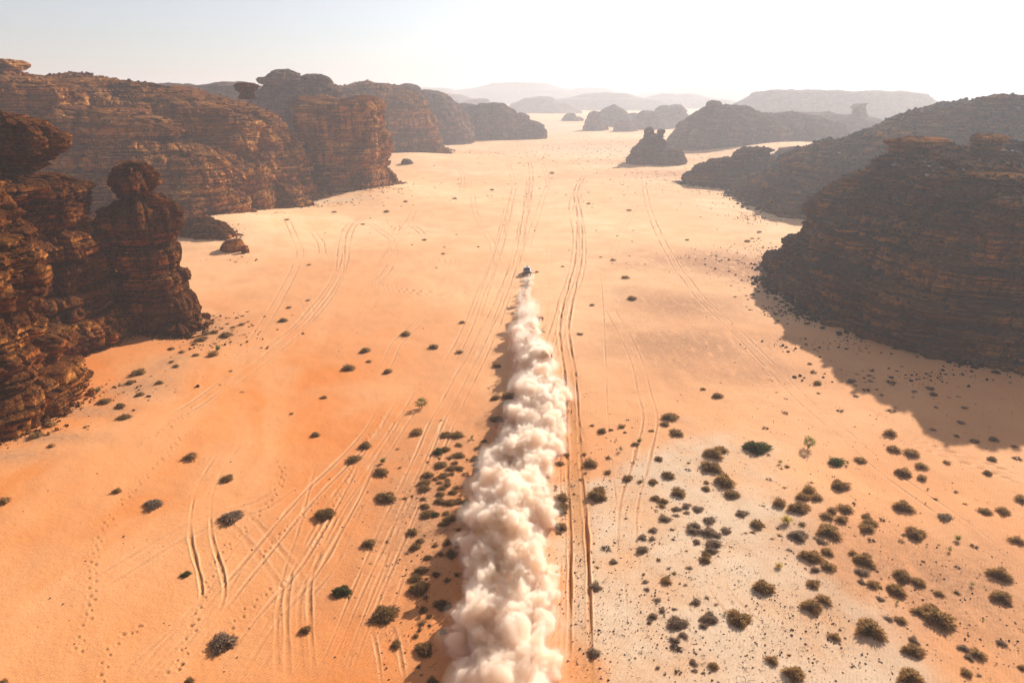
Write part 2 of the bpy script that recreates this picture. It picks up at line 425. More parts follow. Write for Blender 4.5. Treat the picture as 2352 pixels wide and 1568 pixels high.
def track_height(X, Y):
    """ruts and footprints; returns dh, rut, berm, road"""
    n = X.size
    dh = np.zeros(n, F32); rut = np.zeros(n, F32); berm = np.zeros(n, F32); road = np.zeros(n, F32)
    near = np.where((Y > 30) & (Y < 700) & (np.abs(X) < 260))[0]
    x = X[near]; y = Y[near]
    # bucket the vertices so each little segment only meets its neighbours
    CELL = 6.0
    cx = np.floor(x / CELL).astype(np.int64); cy = np.floor(y / CELL).astype(np.int64)
    key = cx * 100003 + cy
    order = np.argsort(key, kind='stable'); ks = key[order]
    uniq, first = np.unique(ks, return_index=True)
    last = np.append(first[1:], len(ks))
    table = {int(k): (int(a), int(b)) for k, a, b in zip(uniq, first, last)}
    for ti, (pts, gauge, depth, width, strength) in enumerate(TRACKS):
        L = polyline(pts, 1.5)
        cells = {}
        for i in range(len(L) - 1):
            m = (L[i] + L[i + 1]) / 2
            a = int(math.floor(m[0] / CELL)); b = int(math.floor(m[1] / CELL))
            for da in (-1, 0, 1):
                for db in (-1, 0, 1):
                    cells.setdefault((a + da) * 100003 + (b + db), []).append(i)
        for k, segs in cells.items():
            if k not in table: continue
            a, b = table[k]
            idx = order[a:b]
            px = x[idx][:, None]; py = y[idx][:, None]
            segs = np.array(sorted(set(segs)))
            A = L[segs]; B = L[segs + 1]; d = B - A
            l2 = (d ** 2).sum(1) + 1e-9
            t = np.clip(((px - A[:, 0]) * d[:, 0] + (py - A[:, 1]) * d[:, 1]) / l2, 0, 1)
            qx = px - (A[:, 0] + t * d[:, 0]); qy = py - (A[:, 1] + t * d[:, 1])
            dist = np.hypot(qx, qy); j = np.argmin(dist, 1); r = np.arange(len(idx))
            dd = dist[r, j]; side = np.sign(qx[r, j] * d[j, 1] - qy[r, j] * d[j, 0])
            s = dd * side
            gx = x[idx]; gy = y[idx]
            s = s + 0.16 * vnoise(gx * 0.12, gy * 0.12, 0 * gx, ti)
            # ruts die out at both ends instead of closing into a loop
            along = (segs[j] + t[r, j]) / (len(L) - 1)
            tot = 1.5 * (len(L) - 1)
            endf = np.clip(np.minimum(along, 1 - along) * tot / min(12.0, tot * .3), 0, 1)
            wv = .74 * width * (1 + 0.0055 * np.maximum(gy - 80, 0)) * (1 + .35 * vnoise(gx * .4, gy * .4, 0 * gx, 88))     # ruts are broken and wider where many cars passed
            e = np.abs(np.abs(s) - gauge / 2)
            var = strength * np.clip(0.70 + 0.8 * vnoise(gx * 0.09, gy * 0.09, 0 * gx, 50 + ti) + .5 * vnoise(gx * .7, gy * .7, 0 * gx, 90), 0.08, 1.4)
            var = var * endf
            core = np.exp(-(e / (wv * 0.5)) ** 4)
            be = np.exp(-((e - wv * 0.85) / (wv * 0.3)) ** 2)
            g = near[idx]
            dh[g] += (-depth * core + depth * 0.5 * be) * var * 0.50
            rut[g] = np.maximum(rut[g], core * var); berm[g] = np.maximum(berm[g], be * var)
    # the worn lane right of the dust cloud
    L = polyline([(1334,1568),(1332,1300),(1322,1100),(1313,950),(1306,830)], 2.0)
    sel = near[(np.abs(x - 6) < 14) & (y < 125)]
    if len(sel):
        yy = Y[sel]; o = np.argsort(L[:, 1]); lx = np.interp(yy, L[o, 1], L[o, 0])
        s = X[sel] - lx
        w = np.exp(-(s / 1.35) ** 4) * smooth(120, 95, yy) * np.clip(0.7 + .5 * vnoise(X[sel] * .8, yy * .08, 0 * yy, 3), 0, 1)
        road[sel] = w; dh[sel] -= 0.06 * w
    rng = random.Random(7)
    for pts in FOOTPRINTS:
        L = polyline(pts, 0.62)
        for i, p in enumerate(L):
            if rng.random() < .08: continue
            d = L[min(i + 1, len(L) - 1)] - L[max(i - 1, 0)]; d = d / (np.hypot(*d) + 1e-6)
            q = p + np.array([-d[1], d[0]]) * (0.22 if i % 2 else -0.22) + np.array([rng.uniform(-.12, .12), rng.uniform(-.12, .12)])
            k0 = (int(math.floor(q[0] / CELL))) * 100003 + int(math.floor(q[1] / CELL))
            if k0 not in table: continue
            a, b = table[k0]; idx = order[a:b]
            e = np.hypot(x[idx] - q[0], y[idx] - q[1]); sz = rng.uniform(.10, .16)
            w = np.exp(-(e / sz) ** 2)
            g = near[idx]; dh[g] += -0.09 * w + 0.02 * np.exp(-((e - sz * 1.8) / .12) ** 2); rut[g] = np.maximum(rut[g], w * 1.2)
    return dh, rut, berm, road

def build_ground():
    rows = np.arange(1, 590) * (1024 / 1024.0)
    py = 682 * 2.2969 - rows * 2.2969 * 0.995 + 30       # picture rows from the bottom up
    ang = PITCH + np.arctan((py - 784) / FPX)
    ang = ang[ang > math.radians(0.75)]
    r_near = np.linspace(0, 1, 14)[:-1] * (CAM_H / math.tan(ang[0]))
    r_mid = CAM_H / np.tan(ang)
    r_far = np.geomspace(r_mid[-1], 26000, 50)[1:]
    R = np.concatenate([r_near[1:], r_mid, r_far])
    th = np.concatenate([np.radians(np.linspace(-180, -46, 46))[:-1], np.radians(np.linspace(-46, 46, 1230)),
                         np.radians(np.linspace(46, 180, 46))[1:-1]])
    nt_, nr = len(th), len(R)
    TT, RR = np.meshgrid(th, R)
    X = (RR * np.sin(TT)).ravel().astype(F32); Y = (RR * np.cos(TT)).ravel().astype(F32)
    Z = dune(X, Y)
    fineamp = 0.05 * fbm(X * 0.5, Y * 0.35, 0 * X, 4, 21) + 0.10 * np.abs(fbm(X * 0.16, Y * 0.10, 0 * X, 3, 31))
    Z = Z + fineamp * smooth(900, 300, RR.ravel())
    dh, rut, berm, road = track_height(X, Y)
    Z = Z + dh
    at = {"pale": np.zeros(X.size, F32), "gravel": np.zeros(X.size, F32)}
    for (nm, px, py_, ra, rl, st) in SOFT:
        cx, cy, _ = unproject(px, py_)
        w = ((X - cx) / ra) ** 2 + ((Y - cy) / rl) ** 2
        sel = w < 9
        wx = X[sel]; wy = Y[sel]
        at[nm][sel] += st * np.exp(-w[sel] * (1.0 + .9 * fbm(wx * .12, wy * .12, 0 * wx, 4, 77)))
    for k in at: at[k] = np.clip(at[k], 0, 1) * (.85 if k == 'pale' else 1)
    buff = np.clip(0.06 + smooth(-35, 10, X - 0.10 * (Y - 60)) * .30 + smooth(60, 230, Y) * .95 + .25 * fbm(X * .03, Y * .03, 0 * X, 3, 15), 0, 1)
    verts = np.stack([X, Y, Z], 1)
    verts = np.vstack([verts, [[0, 0, float(dune(0, 0))]]])
    i = np.arange(nr - 1)[:, None] * nt_; j = np.arange(nt_)[None, :]; j2 = (j + 1) % nt_
    quads = np.stack([(i + j), (i + nt_ + j) + 0 * i, (i + nt_ + j2), (i + j2)], -1).reshape(-1, 4)[:, ::-1]
    tris = np.stack([np.full(nt_, len(verts) - 1), np.arange(nt_), (np.arange(nt_) + 1) % nt_], 1)[:, ::-1]
    def pad(a): return np.append(a, 0).astype(F32)
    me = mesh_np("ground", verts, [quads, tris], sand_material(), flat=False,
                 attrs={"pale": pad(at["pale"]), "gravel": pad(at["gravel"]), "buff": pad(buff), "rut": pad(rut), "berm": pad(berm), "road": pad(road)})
    link("ground", me, kind="structure", label="rippled orange desert sand with wheel tracks")

build_ground()

# ------------------------------------------------------------------ rock
# one set of bedding planes for the whole valley: hard beds stand proud, soft beds are recessed
_r = random.Random(11)
def _beds(tmin, tmax, lo, hi, notch):
    """each bed bulges in the middle and is cut by a thin recess at its base"""
    zs = [-20.0]; vals = [0.0]
    z = -20.0
    while z < 110:
        t = math.exp(_r.uniform(math.log(tmin), math.log(tmax))); v = _r.uniform(lo, hi)
        g = min(.25, .12 * t)
        zs += [z + g * .4, z + g, z + .3 * t, z + .62 * t, z + .85 * t, z + t - .01]
        vals += [v - notch, v - notch * .2, v + .18, v + .22, v - .05, v - .4]
        z += t
    return np.array(zs), np.array(vals), np.array(zs)[1::6]
BED_A = _beds(2.0, 9.0, -.8, .8, 1.1)
BED_B = _beds(0.5, 2.6, -.7, .7, .9)
BED_C = _beds(0.25, 0.8, -.6, .6, .5)

def bedding(x, y, z, fine=1.0):
    w = 1.2 * fbm(x * .012, y * .012, 0 * x, 2, 61) + .012 * x - .006 * y
    zz = z + w
    m = np.clip(.75 + .9 * fbm(x * .03, y * .03, z * .08, 3, 63), 0.1, 1.5)
    a = np.interp(zz, BED_A[0], BED_A[1]) * m
    zb = zz + .25 * vnoise(x * .15, y * .15, 0 * x, 66)
    mb = np.clip(.7 + 1.1 * fbm(x * .08, y * .08, z * .2, 3, 67), 0, 1.6)
    b = np.interp(zb, BED_B[0], BED_B[1]) * mb
    c = np.interp(zb, BED_C[0], BED_C[1]) * np.clip(.6 + 1.2 * vnoise(x * .3, y * .3, z * .3, 68), 0, 1.4)
    return a, b, c * fine, np.searchsorted(BED_A[2], zz), np.searchsorted(BED_B[2], zb)

def lobe(cx, cy, rx, ry, prof, seed=0, rot=0.0, n=2.6, tilt=(0, 0), strata=1.0, rough=1.0, wob=0.12,
         z0=0.0, sp=None, outline=None, joints=1.0, topz=1.0):
    """one rock mass: outline in plan (superellipse or polar outline), profile [(fraction of radius, height)...] from foot to top"""
    dist = math.hypot(cx, cy)
    sp = sp or max(0.26, dist / 683 * 1.5)
    cam_ang = math.atan2(-cy, -cx)
    R0 = (rx + ry) / 2
    base_n = max(24, int(2 * math.pi * R0 / sp))
    fine = np.linspace(-math.pi, math.pi, 4000, endpoint=False)
    dens = np.where(np.abs(fine) < math.radians(112), 1.0, 0.22)
    cum = np.cumsum(dens); cum = cum / cum[-1]
    M = int(base_n * dens.mean())
    th = np.interp(np.linspace(0, 1, M, endpoint=False), cum, fine) + cam_ang
    if outline is not None:
        oa = [math.atan2(q[1] - cy, q[0] - cx) for q in outline]; orr = [math.hypot(q[1] - cy, q[0] - cx) for q in outline]
        o = np.argsort(oa); oa = np.array(oa)[o]; orr = np.array(orr)[o]
        k = np.linspace(-math.pi, math.pi, 721)
        v = np.interp(k, np.concatenate([oa - 2 * math.pi, oa, oa + 2 * math.pi]), np.tile(orr, 3))
        ker = np.hanning(25); ker /= ker.sum()
        v = np.convolve(np.concatenate([v[-30:], v, v[:30]]), ker, 'same')[30:-30]
        Rt = np.interp((th + math.pi) % (2 * math.pi) - math.pi, k, v)
    else:
        a = th - rot
        Rt = 1.0 / ((np.abs(np.cos(a)) / rx) ** n + (np.abs(np.sin(a)) / ry) ** n) ** (1 / n)
    # resample the profile evenly along its length
    P = np.array(prof, float)
    seg = np.hypot(np.diff(P[:, 0]) * R0, np.diff(P[:, 1]))
    L = np.concatenate([[0], np.cumsum(seg)])
    K = max(8, int(L[-1] / sp))
    tt = np.linspace(0, L[-1], K)
    U = np.interp(tt, L, P[:, 0]); Zp = np.interp(tt, L, P[:, 1])
    ker = np.array([.25, .5, .25]); U[1:-1] = np.convolve(U, ker, 'valid'); 
    TH, UU = np.meshgrid(th, U); ZZ = np.meshgrid(th, Zp)[1]; RR = np.meshgrid(Rt, U)[0]
    c_, s_ = np.cos(TH), np.sin(TH)
    H = P[:, 1].max()
    w1 = fbm(c_ * 1.6 + seed * 3.1, s_ * 1.6, ZZ / max(H, 1) * .8, 4, 100 + seed)
    w2 = fbm(c_ * R0 * .12 + seed, s_ * R0 * .12, ZZ * .13, 4, 140 + seed)
    rad = RR * UU * (1 + wob * 1.3 * w1) + UU * np.minimum(R0 * .12, 4.2) * w2 * rough
    X = cx + rad * c_; Y = cy + rad * s_
    Z = ZZ * (1 + tilt[0] * (X - cx) + tilt[1] * (Y - cy))
    top = smooth(.55 * H, H, ZZ)
    Z = Z + top * topz * (min(2.6, H * .09) * fbm(X * .05 + seed, Y * .05, 0 * X, 4, 180 + seed) * 1.6)
    Z = Z + z0
    a, b, c, ka, kb = bedding(X, Y, Z)
    amp = strata * np.minimum(1.0, R0 / 14.0 + .25)
    wall = smooth(0.03, .35, UU)
    # each bed is broken into blocks that stand forward or back a little, with open joints between
    run = TH * R0 + 1.5 * vnoise(X * .1, Y * .1, Z * .1, 250)
    def blocks(k, length, sd):
        L_ = length * (1 + .35 * _hash(k, k * 0 + 3, k * 0, sd))
        u_ = run / L_ + 40 * _hash(k, k * 0, k * 0 + 5, sd + 1)
        cell = np.floor(u_); fr = u_ - cell
        edge = np.minimum(fr, 1 - fr) * L_
        return _hash(cell.astype(np.int32), k, k * 0 + 7, sd + 2), edge
    ka = ka.astype(np.int32); kb = kb.astype(np.int32)
    ba, ea = blocks(ka, min(13.0, R0 * .8), 260); bb, eb = blocks(kb, min(4.2, R0 * .35), 270)
    blk = .95 * ba - 1.2 * np.exp(-(ea / .38) ** 2) + .55 * bb - .55 * np.exp(-(eb / .24) ** 2)
    # vertical joints splitting the beds into blocks
    jn = vnoise(X * .13 + 9 * (a > .2), Y * .13, Z * .02, 200) * 1.0
    j1 = np.exp(-(jn / .045) ** 2) * joints
    jn2 = vnoise(X * .5 + 5 * b, Y * .5 + 3 * b, Z * .05, 201)
    j2 = np.exp(-(jn2 / .08) ** 2) * joints
    mixb = np.clip(.35 + 1.6 * vnoise(X * .04, Y * .04, Z * .12, 241), 0, 1.3)
    hol = smooth(.45, .75, vnoise(X * .22, Y * .22, Z * .38, 243)) * smooth(-.1, .3, vnoise(X * .05, Y * .05, Z * .1, 244))
    f = fbm(X * .45, Y * .45, Z * .7, 4, 210)
    big = fbm(X * .055, Y * .055, Z * .09, 4, 230)
    f2 = fbm(X * 1.6, Y * 1.6, Z * 2.2, 3, 215)
    d = wall * (amp * (1.5 * a + .70 * b * mixb + .28 * c * mixb) - 2.2 * amp * j1 - .9 * amp * j2 - 1.6 * amp * hol + amp * joints * blk) + (.35 * f + .26 * f2) * rough * np.minimum(1, R0 / 8 + .2) + 3.4 * big * wall * rough * np.clip((R0 - 6) / 30, 0, 1)
    X = X + d * c_; Y = Y + d * s_
    Z = Z + (1 - wall * .7) * (.45 * f + .2 * f2) * rough * np.minimum(1, R0 / 8)
    V = np.stack([X.ravel(), Y.ravel(), Z.ravel()], 1)
    M_ = len(th)
    i = np.arange(K - 1)[:, None] * M_; jj = np.arange(M_)[None, :]; j2_ = (jj + 1) % M_
    q = np.stack([i + jj, i + j2_, i + M_ + j2_, i + M_ + jj], -1).reshape(-1, 4)
    return V, q

def rock(name, lobes, mat, label, cat="rock", group=None, settle=True):
    Vs, Qs, off = [], [], 0
    for L in lobes:
        L = dict(L)
        cx, cy = L["cx"], L["cy"]
        V, q = lobe(**L)
        Vs.append(V); Qs.append(q + off); off += len(V)
    me = mesh_np(name, np.vstack(Vs), np.vstack(Qs), mat, flat=True)
    o = link(name, me, label=label, cat=cat, group=group)
    ROCK_GEO[o.name] = (np.vstack(Vs), np.vstack(Qs))
    return o
ROCK_GEO = {}

def LB(cx, cy, rx, ry, prof, seed=0, **k):
    if "z0" not in k: k["z0"] = float(dune(cx, cy)) if math.hypot(cx, cy) < 2000 and max(rx, ry) < 60 else 0.0
    return dict(cx=cx, cy=cy, rx=rx, ry=ry, prof=prof, seed=seed, **k)

def cliff(h, b=.08, foot=.05, dome=.06, base=-4):
    """steep wall: small talus, batter b, flat-domed top"""
    return [(1 + foot, base), (1 + foot * .8, 0), (1.0, .06 * h), (1 - b * .5, .5 * h), (1 - b, .84 * h), (1 - b - .05, .93 * h),
            (1 - b - .16, .97 * h), (.45, h * (1 + dome * .5)), (0, h * (1 + dome))]
def mound(h, base=-4):
    return [(1.04, base), (1.0, 0), (.93, .22 * h), (.86, .34 * h), (.72, .40 * h), (.66, .62 * h), (.5, .70 * h), (.42, .90 * h), (.25, .97 * h), (0, h)]
def stepped(h, base=-4):
    return [(1.04, base), (1.0, 0), (.97, .2 * h), (.80, .30 * h), (.77, .50 * h), (.56, .60 * h), (.52, .82 * h), (.34, .90 * h), (0, h)]
def cap(h, neck=.55):
    return [(neck, -.6), (neck * .9, .08 * h), (neck, .2 * h), (.92, .38 * h), (1.0, .6 * h), (.86, .82 * h), (.5, .96 * h), (0, h)]

M_RED = rock_material("sunlit_sandstone", varnish=.55, seed=3)
M_NEAR = rock_material("varnished_red_sandstone", warm=(.34, .10, .022), pale=(.60, .24, .055), dark=(.018, .009, .006), varnish=.85, seed=31)
M_DARK = rock_material("black_varnished_sandstone", warm=(.18, .062, .017), pale=(.50, .20, .04), dark=(.022, .016, .015), varnish=.4, seed=57, gloss=.6, upv=.95, upr=(.12, .42))
M_GREY = rock_material("haze_lightened_grey_sandstone", warm=(.27, .14, .085), pale=(.38, .22, .14), dark=(.08, .055, .047), varnish=.6, seed=80)  # rock colour lightened, so some of the haze fade is painted in

M_FAR = rock_material("haze_paled_far_sandstone", warm=(.40, .28, .21), pale=(.50, .37, .28), dark=(.22, .17, .15), varnish=.4, seed=90)  # distance haze painted into the base colour: far hills lose contrast
M_MID = rock_material("haze_paled_mid_sandstone", warm=(.30, .18, .12), pale=(.40, .26, .18), dark=(.12, .09, .08), varnish=.5, seed=95)  # colour paled a step less, also standing in for haze
# --- left side
rock("sandstone_cliff", [
    LB(-156, 291, 72, 42, cliff(44, .16, .03), 1, n=2.7, tilt=(-.0019, 0)),
    LB(-205, 262, 60, 36, cliff(47, .07, .03), 2, n=3.0),
    LB(-143, 262, 44, 33, [(1.04, -4), (1.0, 0), (.97, 9), (.98, 17), (.95, 22), (.86, 24), (.78, 27), (.6, 28.5), (0, 30)], 3, n=3.0, tilt=(-.004, 0)),
    LB(-178, 256, 60, 24, [(1.04, -4), (1.0, 0), (.98, 14), (1.0, 20), (.93, 25), (.95, 33), (.9, 36), (.7, 37.5), (0, 39)], 6, n=3.2, tilt=(-.001, 0)),
    LB(-136, 238, 34, 20, [(1.04, -4), (1.0, 0), (.97, 6), (.9, 12), (.8, 15), (.6, 16.5), (0, 18)], 9, n=3.0, tilt=(-.006, 0)),
    LB(-120, 246, 24, 16, [(1.04, -4), (1.0, 0), (.95, 9), (.85, 19), (.7, 22.5), (0, 24)], 10, n=2.6, tilt=(-.006, 0)),
    LB(-108, 268, 17, 14, [(1.04, -4), (1, 0), (.9, 8), (.85, 15), (.5, 17), (0, 18)], 4),
    LB(-92, 273, 12, 8, mound(9), 5),
  ], M_RED, "long banded orange brown cliff wall with stepped ledges behind the mushroom pinnacle", "cliff")
rock("flat_caprock", [LB(-192, 262, 18, 14, [(.9, -1.5), (1.0, .3), (1.0, 1.0), (.92, 1.8), (0, 2.4)], 7, z0=51.2)], M_RED,
     "thin dark flat caprock on the highest end of the long cliff wall", "rock")
rock("balanced_rock", [LB(-99, 272, 3.6, 3.4, [(.95, -2.5), (.72, 0), (1.0, .8), (1.15, 1.8), (1.05, 2.7), (.75, 3.3), (0, 3.7)], 8, z0=42.2, sp=.35, rough=1.0, wob=.3)], M_NEAR,
     "flat mushroom boulder perched above the right end of the long cliff wall", "balanced rock")
rock("sandstone_buttress", [
    LB(-78.5, 330, 21, 23, [(1.08, -4), (1.03, 0), (.95, 5), (.9, 9), (1.0, 13), (1.03, 17), (.93, 20), (.9, 30), (.95, 35), (.85, 38), (.6, 39.5), (0, 40)], 11, n=3.2),
  ], M_RED, "reddish brown rock buttress with overhanging banded side between the long cliff and the sand bay", "cliff")
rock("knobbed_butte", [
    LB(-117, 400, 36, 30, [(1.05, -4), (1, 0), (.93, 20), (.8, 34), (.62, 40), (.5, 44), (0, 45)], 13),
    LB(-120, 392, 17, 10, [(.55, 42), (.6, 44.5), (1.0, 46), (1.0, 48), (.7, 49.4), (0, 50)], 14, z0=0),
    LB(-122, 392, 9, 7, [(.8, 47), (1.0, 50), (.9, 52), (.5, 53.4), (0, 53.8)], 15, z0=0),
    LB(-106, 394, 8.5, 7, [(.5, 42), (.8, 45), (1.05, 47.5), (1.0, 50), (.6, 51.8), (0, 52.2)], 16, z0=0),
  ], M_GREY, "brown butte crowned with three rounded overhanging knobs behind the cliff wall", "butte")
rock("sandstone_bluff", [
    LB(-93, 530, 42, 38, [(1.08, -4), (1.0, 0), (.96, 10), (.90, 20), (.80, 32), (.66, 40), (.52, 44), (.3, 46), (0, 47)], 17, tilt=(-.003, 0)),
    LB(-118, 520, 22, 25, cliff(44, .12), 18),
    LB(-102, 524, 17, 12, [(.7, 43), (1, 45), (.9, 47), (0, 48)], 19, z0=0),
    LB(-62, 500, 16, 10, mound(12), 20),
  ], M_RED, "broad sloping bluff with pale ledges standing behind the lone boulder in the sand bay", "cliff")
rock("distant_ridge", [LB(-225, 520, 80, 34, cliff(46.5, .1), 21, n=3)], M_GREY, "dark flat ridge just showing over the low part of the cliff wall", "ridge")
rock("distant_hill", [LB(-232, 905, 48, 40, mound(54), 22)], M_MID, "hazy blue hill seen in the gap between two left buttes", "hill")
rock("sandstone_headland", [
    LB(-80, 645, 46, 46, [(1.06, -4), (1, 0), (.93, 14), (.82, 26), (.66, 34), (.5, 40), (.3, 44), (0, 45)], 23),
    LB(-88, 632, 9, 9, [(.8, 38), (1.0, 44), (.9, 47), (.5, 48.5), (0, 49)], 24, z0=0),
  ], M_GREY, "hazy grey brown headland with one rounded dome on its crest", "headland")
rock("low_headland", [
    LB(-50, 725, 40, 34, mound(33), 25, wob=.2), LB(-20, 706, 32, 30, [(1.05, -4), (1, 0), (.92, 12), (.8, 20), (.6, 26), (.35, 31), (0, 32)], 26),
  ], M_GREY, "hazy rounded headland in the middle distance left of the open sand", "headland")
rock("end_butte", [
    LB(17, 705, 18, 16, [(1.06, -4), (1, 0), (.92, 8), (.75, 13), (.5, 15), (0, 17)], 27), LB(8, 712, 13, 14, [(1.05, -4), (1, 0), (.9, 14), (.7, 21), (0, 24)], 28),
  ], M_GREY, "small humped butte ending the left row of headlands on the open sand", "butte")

rock("leaning_rock_tower", [
    LB(-79.2, 86, 15.5, 13.5, [(1.06, -3), (1.02, 0), (1.0, 4), (.97, 9), (.95, 14), (.97, 19), (.93, 24), (.95, 29), (.86, 32), (.7, 34), (0, 35)], 31, n=2.8, joints=1.3),
    LB(-73, 78.5, 9, 6, mound(4.5), 32), LB(-67.5, 84, 5, 5, [(1, -2), (1, 0), (.9, 2.4), (.6, 4), (0, 5)], 33),
  ], M_NEAR, "dark red craggy rock wall filling the lower left edge above the sand", "rock tower")
rock("capped_rock_tower", [
    LB(-83, 113, 11.5, 11, [(1.1, -3), (1.05, 0), (1.0, 10), (.96, 18), (.86, 21), (.93, 24), (1.08, 26.5), (1.05, 29), (.8, 31), (.5, 31.5), (0, 31.8)], 34, joints=.8),
    LB(-80, 112.5, 8.5, 8, [(.5, 30), (.72, 31.5), (1.0, 33), (1.05, 35), (.9, 37), (.5, 38), (0, 38.3)], 35, z0=0),
    LB(-86, 110, 5.5, 6, [(.8, 37), (1, 38.5), (.9, 40.5), (.5, 41.5), (0, 42)], 36, z0=0),
    LB(-81.5, 119, 9, 12, [(1.05, -3), (1.0, 0), (.97, 7), (.92, 13), (.95, 17), (.8, 19.5), (.5, 20.5), (0, 21)], 37, n=3),
    LB(-76, 116, 4.2, 6, [(1.05, -3), (1.0, 0), (1, 6), (.9, 11), (.95, 14), (.6, 16), (0, 16.6)], 38, n=3),
  ], M_NEAR, "tall rock tower with stacked rounded caps at the left edge behind the dark wall", "rock tower")
rock("mushroom_pinnacle", [
    LB(-68.3, 126, 7.2, 7.4, [(1.02, -3), (.97, 0), (.93, 3), (.87, 6), (.78, 9.5), (.76, 12), (.86, 13), (.82, 14.5), (.66, 16), (.72, 18), (.86, 20), (.86, 22), (.7, 23.6), (.45, 24.6), (0, 25)], 41, joints=.9, rough=.8, strata=.75),
    LB(-68.4, 126, 4.2, 4.0, [(.80, 22.5), (.66, 24), (.70, 25), (.92, 25.7), (1.0, 26.6), (.94, 27.6), (1.02, 28.2), (.92, 29.6), (.74, 30.3), (.4, 30.7), (0, 30.8)], 42, z0=0, rough=1.0, strata=1.5, topz=.3, n=2.3, joints=1.2, wob=.22),
    LB(-62.5, 121, 4, 4, [(1, -2), (1, 0), (.8, 1.2), (.4, 1.7), (0, 2)], 43),
  ], M_NEAR, "freestanding dark rock pinnacle with a round mushroom head beside the sand slope", "rock pinnacle")
rock("rock_outcrop", [LB(-107, 209, 17, 9, stepped(6.4), 45, z0=2.6, wob=.3), LB(-120, 203, 18, 9, stepped(6.5), 46, z0=2.2, wob=.3), LB(-112, 206, 8, 5, mound(7.4), 47, z0=2.6, wob=.3), LB(-96, 205, 10, 6, stepped(5.2), 44, wob=.3), LB(-88, 200, 6, 4, mound(3.2), 50, wob=.3)], M_NEAR,
     "low jagged brown outcrop on the sand crest right of the mushroom pinnacle", "rock outcrop")
rock("rock_outcrop", [LB(-128, 178, 16, 10, stepped(7), 48), LB(-108, 172, 11, 6, mound(4), 49)], M_NEAR,
     "dark rubbly outcrop in the gap behind the pinnacle and the capped tower", "rock outcrop")

def boulder(px, py, w, h, label, mat, seed, cat="boulder", group=None, dep=.7):
    x, y, z = unproject(px, py)
    wm = w / FPX * view_depth(x, y) / 2; hm = h / FPX * view_depth(x, y)
    rg = random.Random(seed * 5)
    out = []
    for k in range(6):          # a broken, six-cornered block
        a = 2 * math.pi * (k + rg.uniform(-.3, .3)) / 6
        out.append((x + wm * math.cos(a) * rg.uniform(.75, 1.1), y + wm * dep * math.sin(a) * rg.uniform(.75, 1.1)))
    return rock("boulder", [LB(x, y, wm, wm * dep, [(.95, -hm * .3), (1.0, 0), (.97, hm * .45), (.80, hm * .52), (.74, hm * .84), (.35, hm * .98), (0, hm)], seed, z0=z, outline=out,
                sp=max(.14, wm / 8), strata=.35, rough=.8, joints=.5, wob=.12, tilt=(rg.choice((-1, 1)) * .22 / max(wm, .5), 0))], mat, label, cat, group)
boulder(533, 574, 64, 26, "large dark wedge shaped boulder on the sand slope below the jagged outcrop", M_NEAR, 51)
boulder(562, 580, 22, 16, "small squarish boulder touching the right end of the wedge shaped boulder", M_NEAR, 52)
boulder(934, 376, 34, 11, "flat grey boulder lying alone in the sand bay below the sloping bluff", M_GREY, 53)
boulder(640, 470, 26, 14, "grey slab leaning at the foot of the long cliff wall", M_RED, 54, "rock slab")
boulder(668, 468, 20, 9, "brown block fallen at the right foot of the long cliff wall", M_RED, 55)
boulder(470, 725, 34, 6, "flat dark slab lying at the right foot of the mushroom pinnacle", M_NEAR, 56, "rock slab")
boulder(475, 748, 20, 8, "lumpy dark rock just below the flat slab at the pinnacle's foot", M_NEAR, 57)
boulder(212, 905, 30, 10, "broken dark rock pile at the sand edge of the lower left wall", M_NEAR, 58)
boulder(276, 932, 24, 6, "small dark flat rock among shrubs below the lower left wall", M_NEAR, 59)

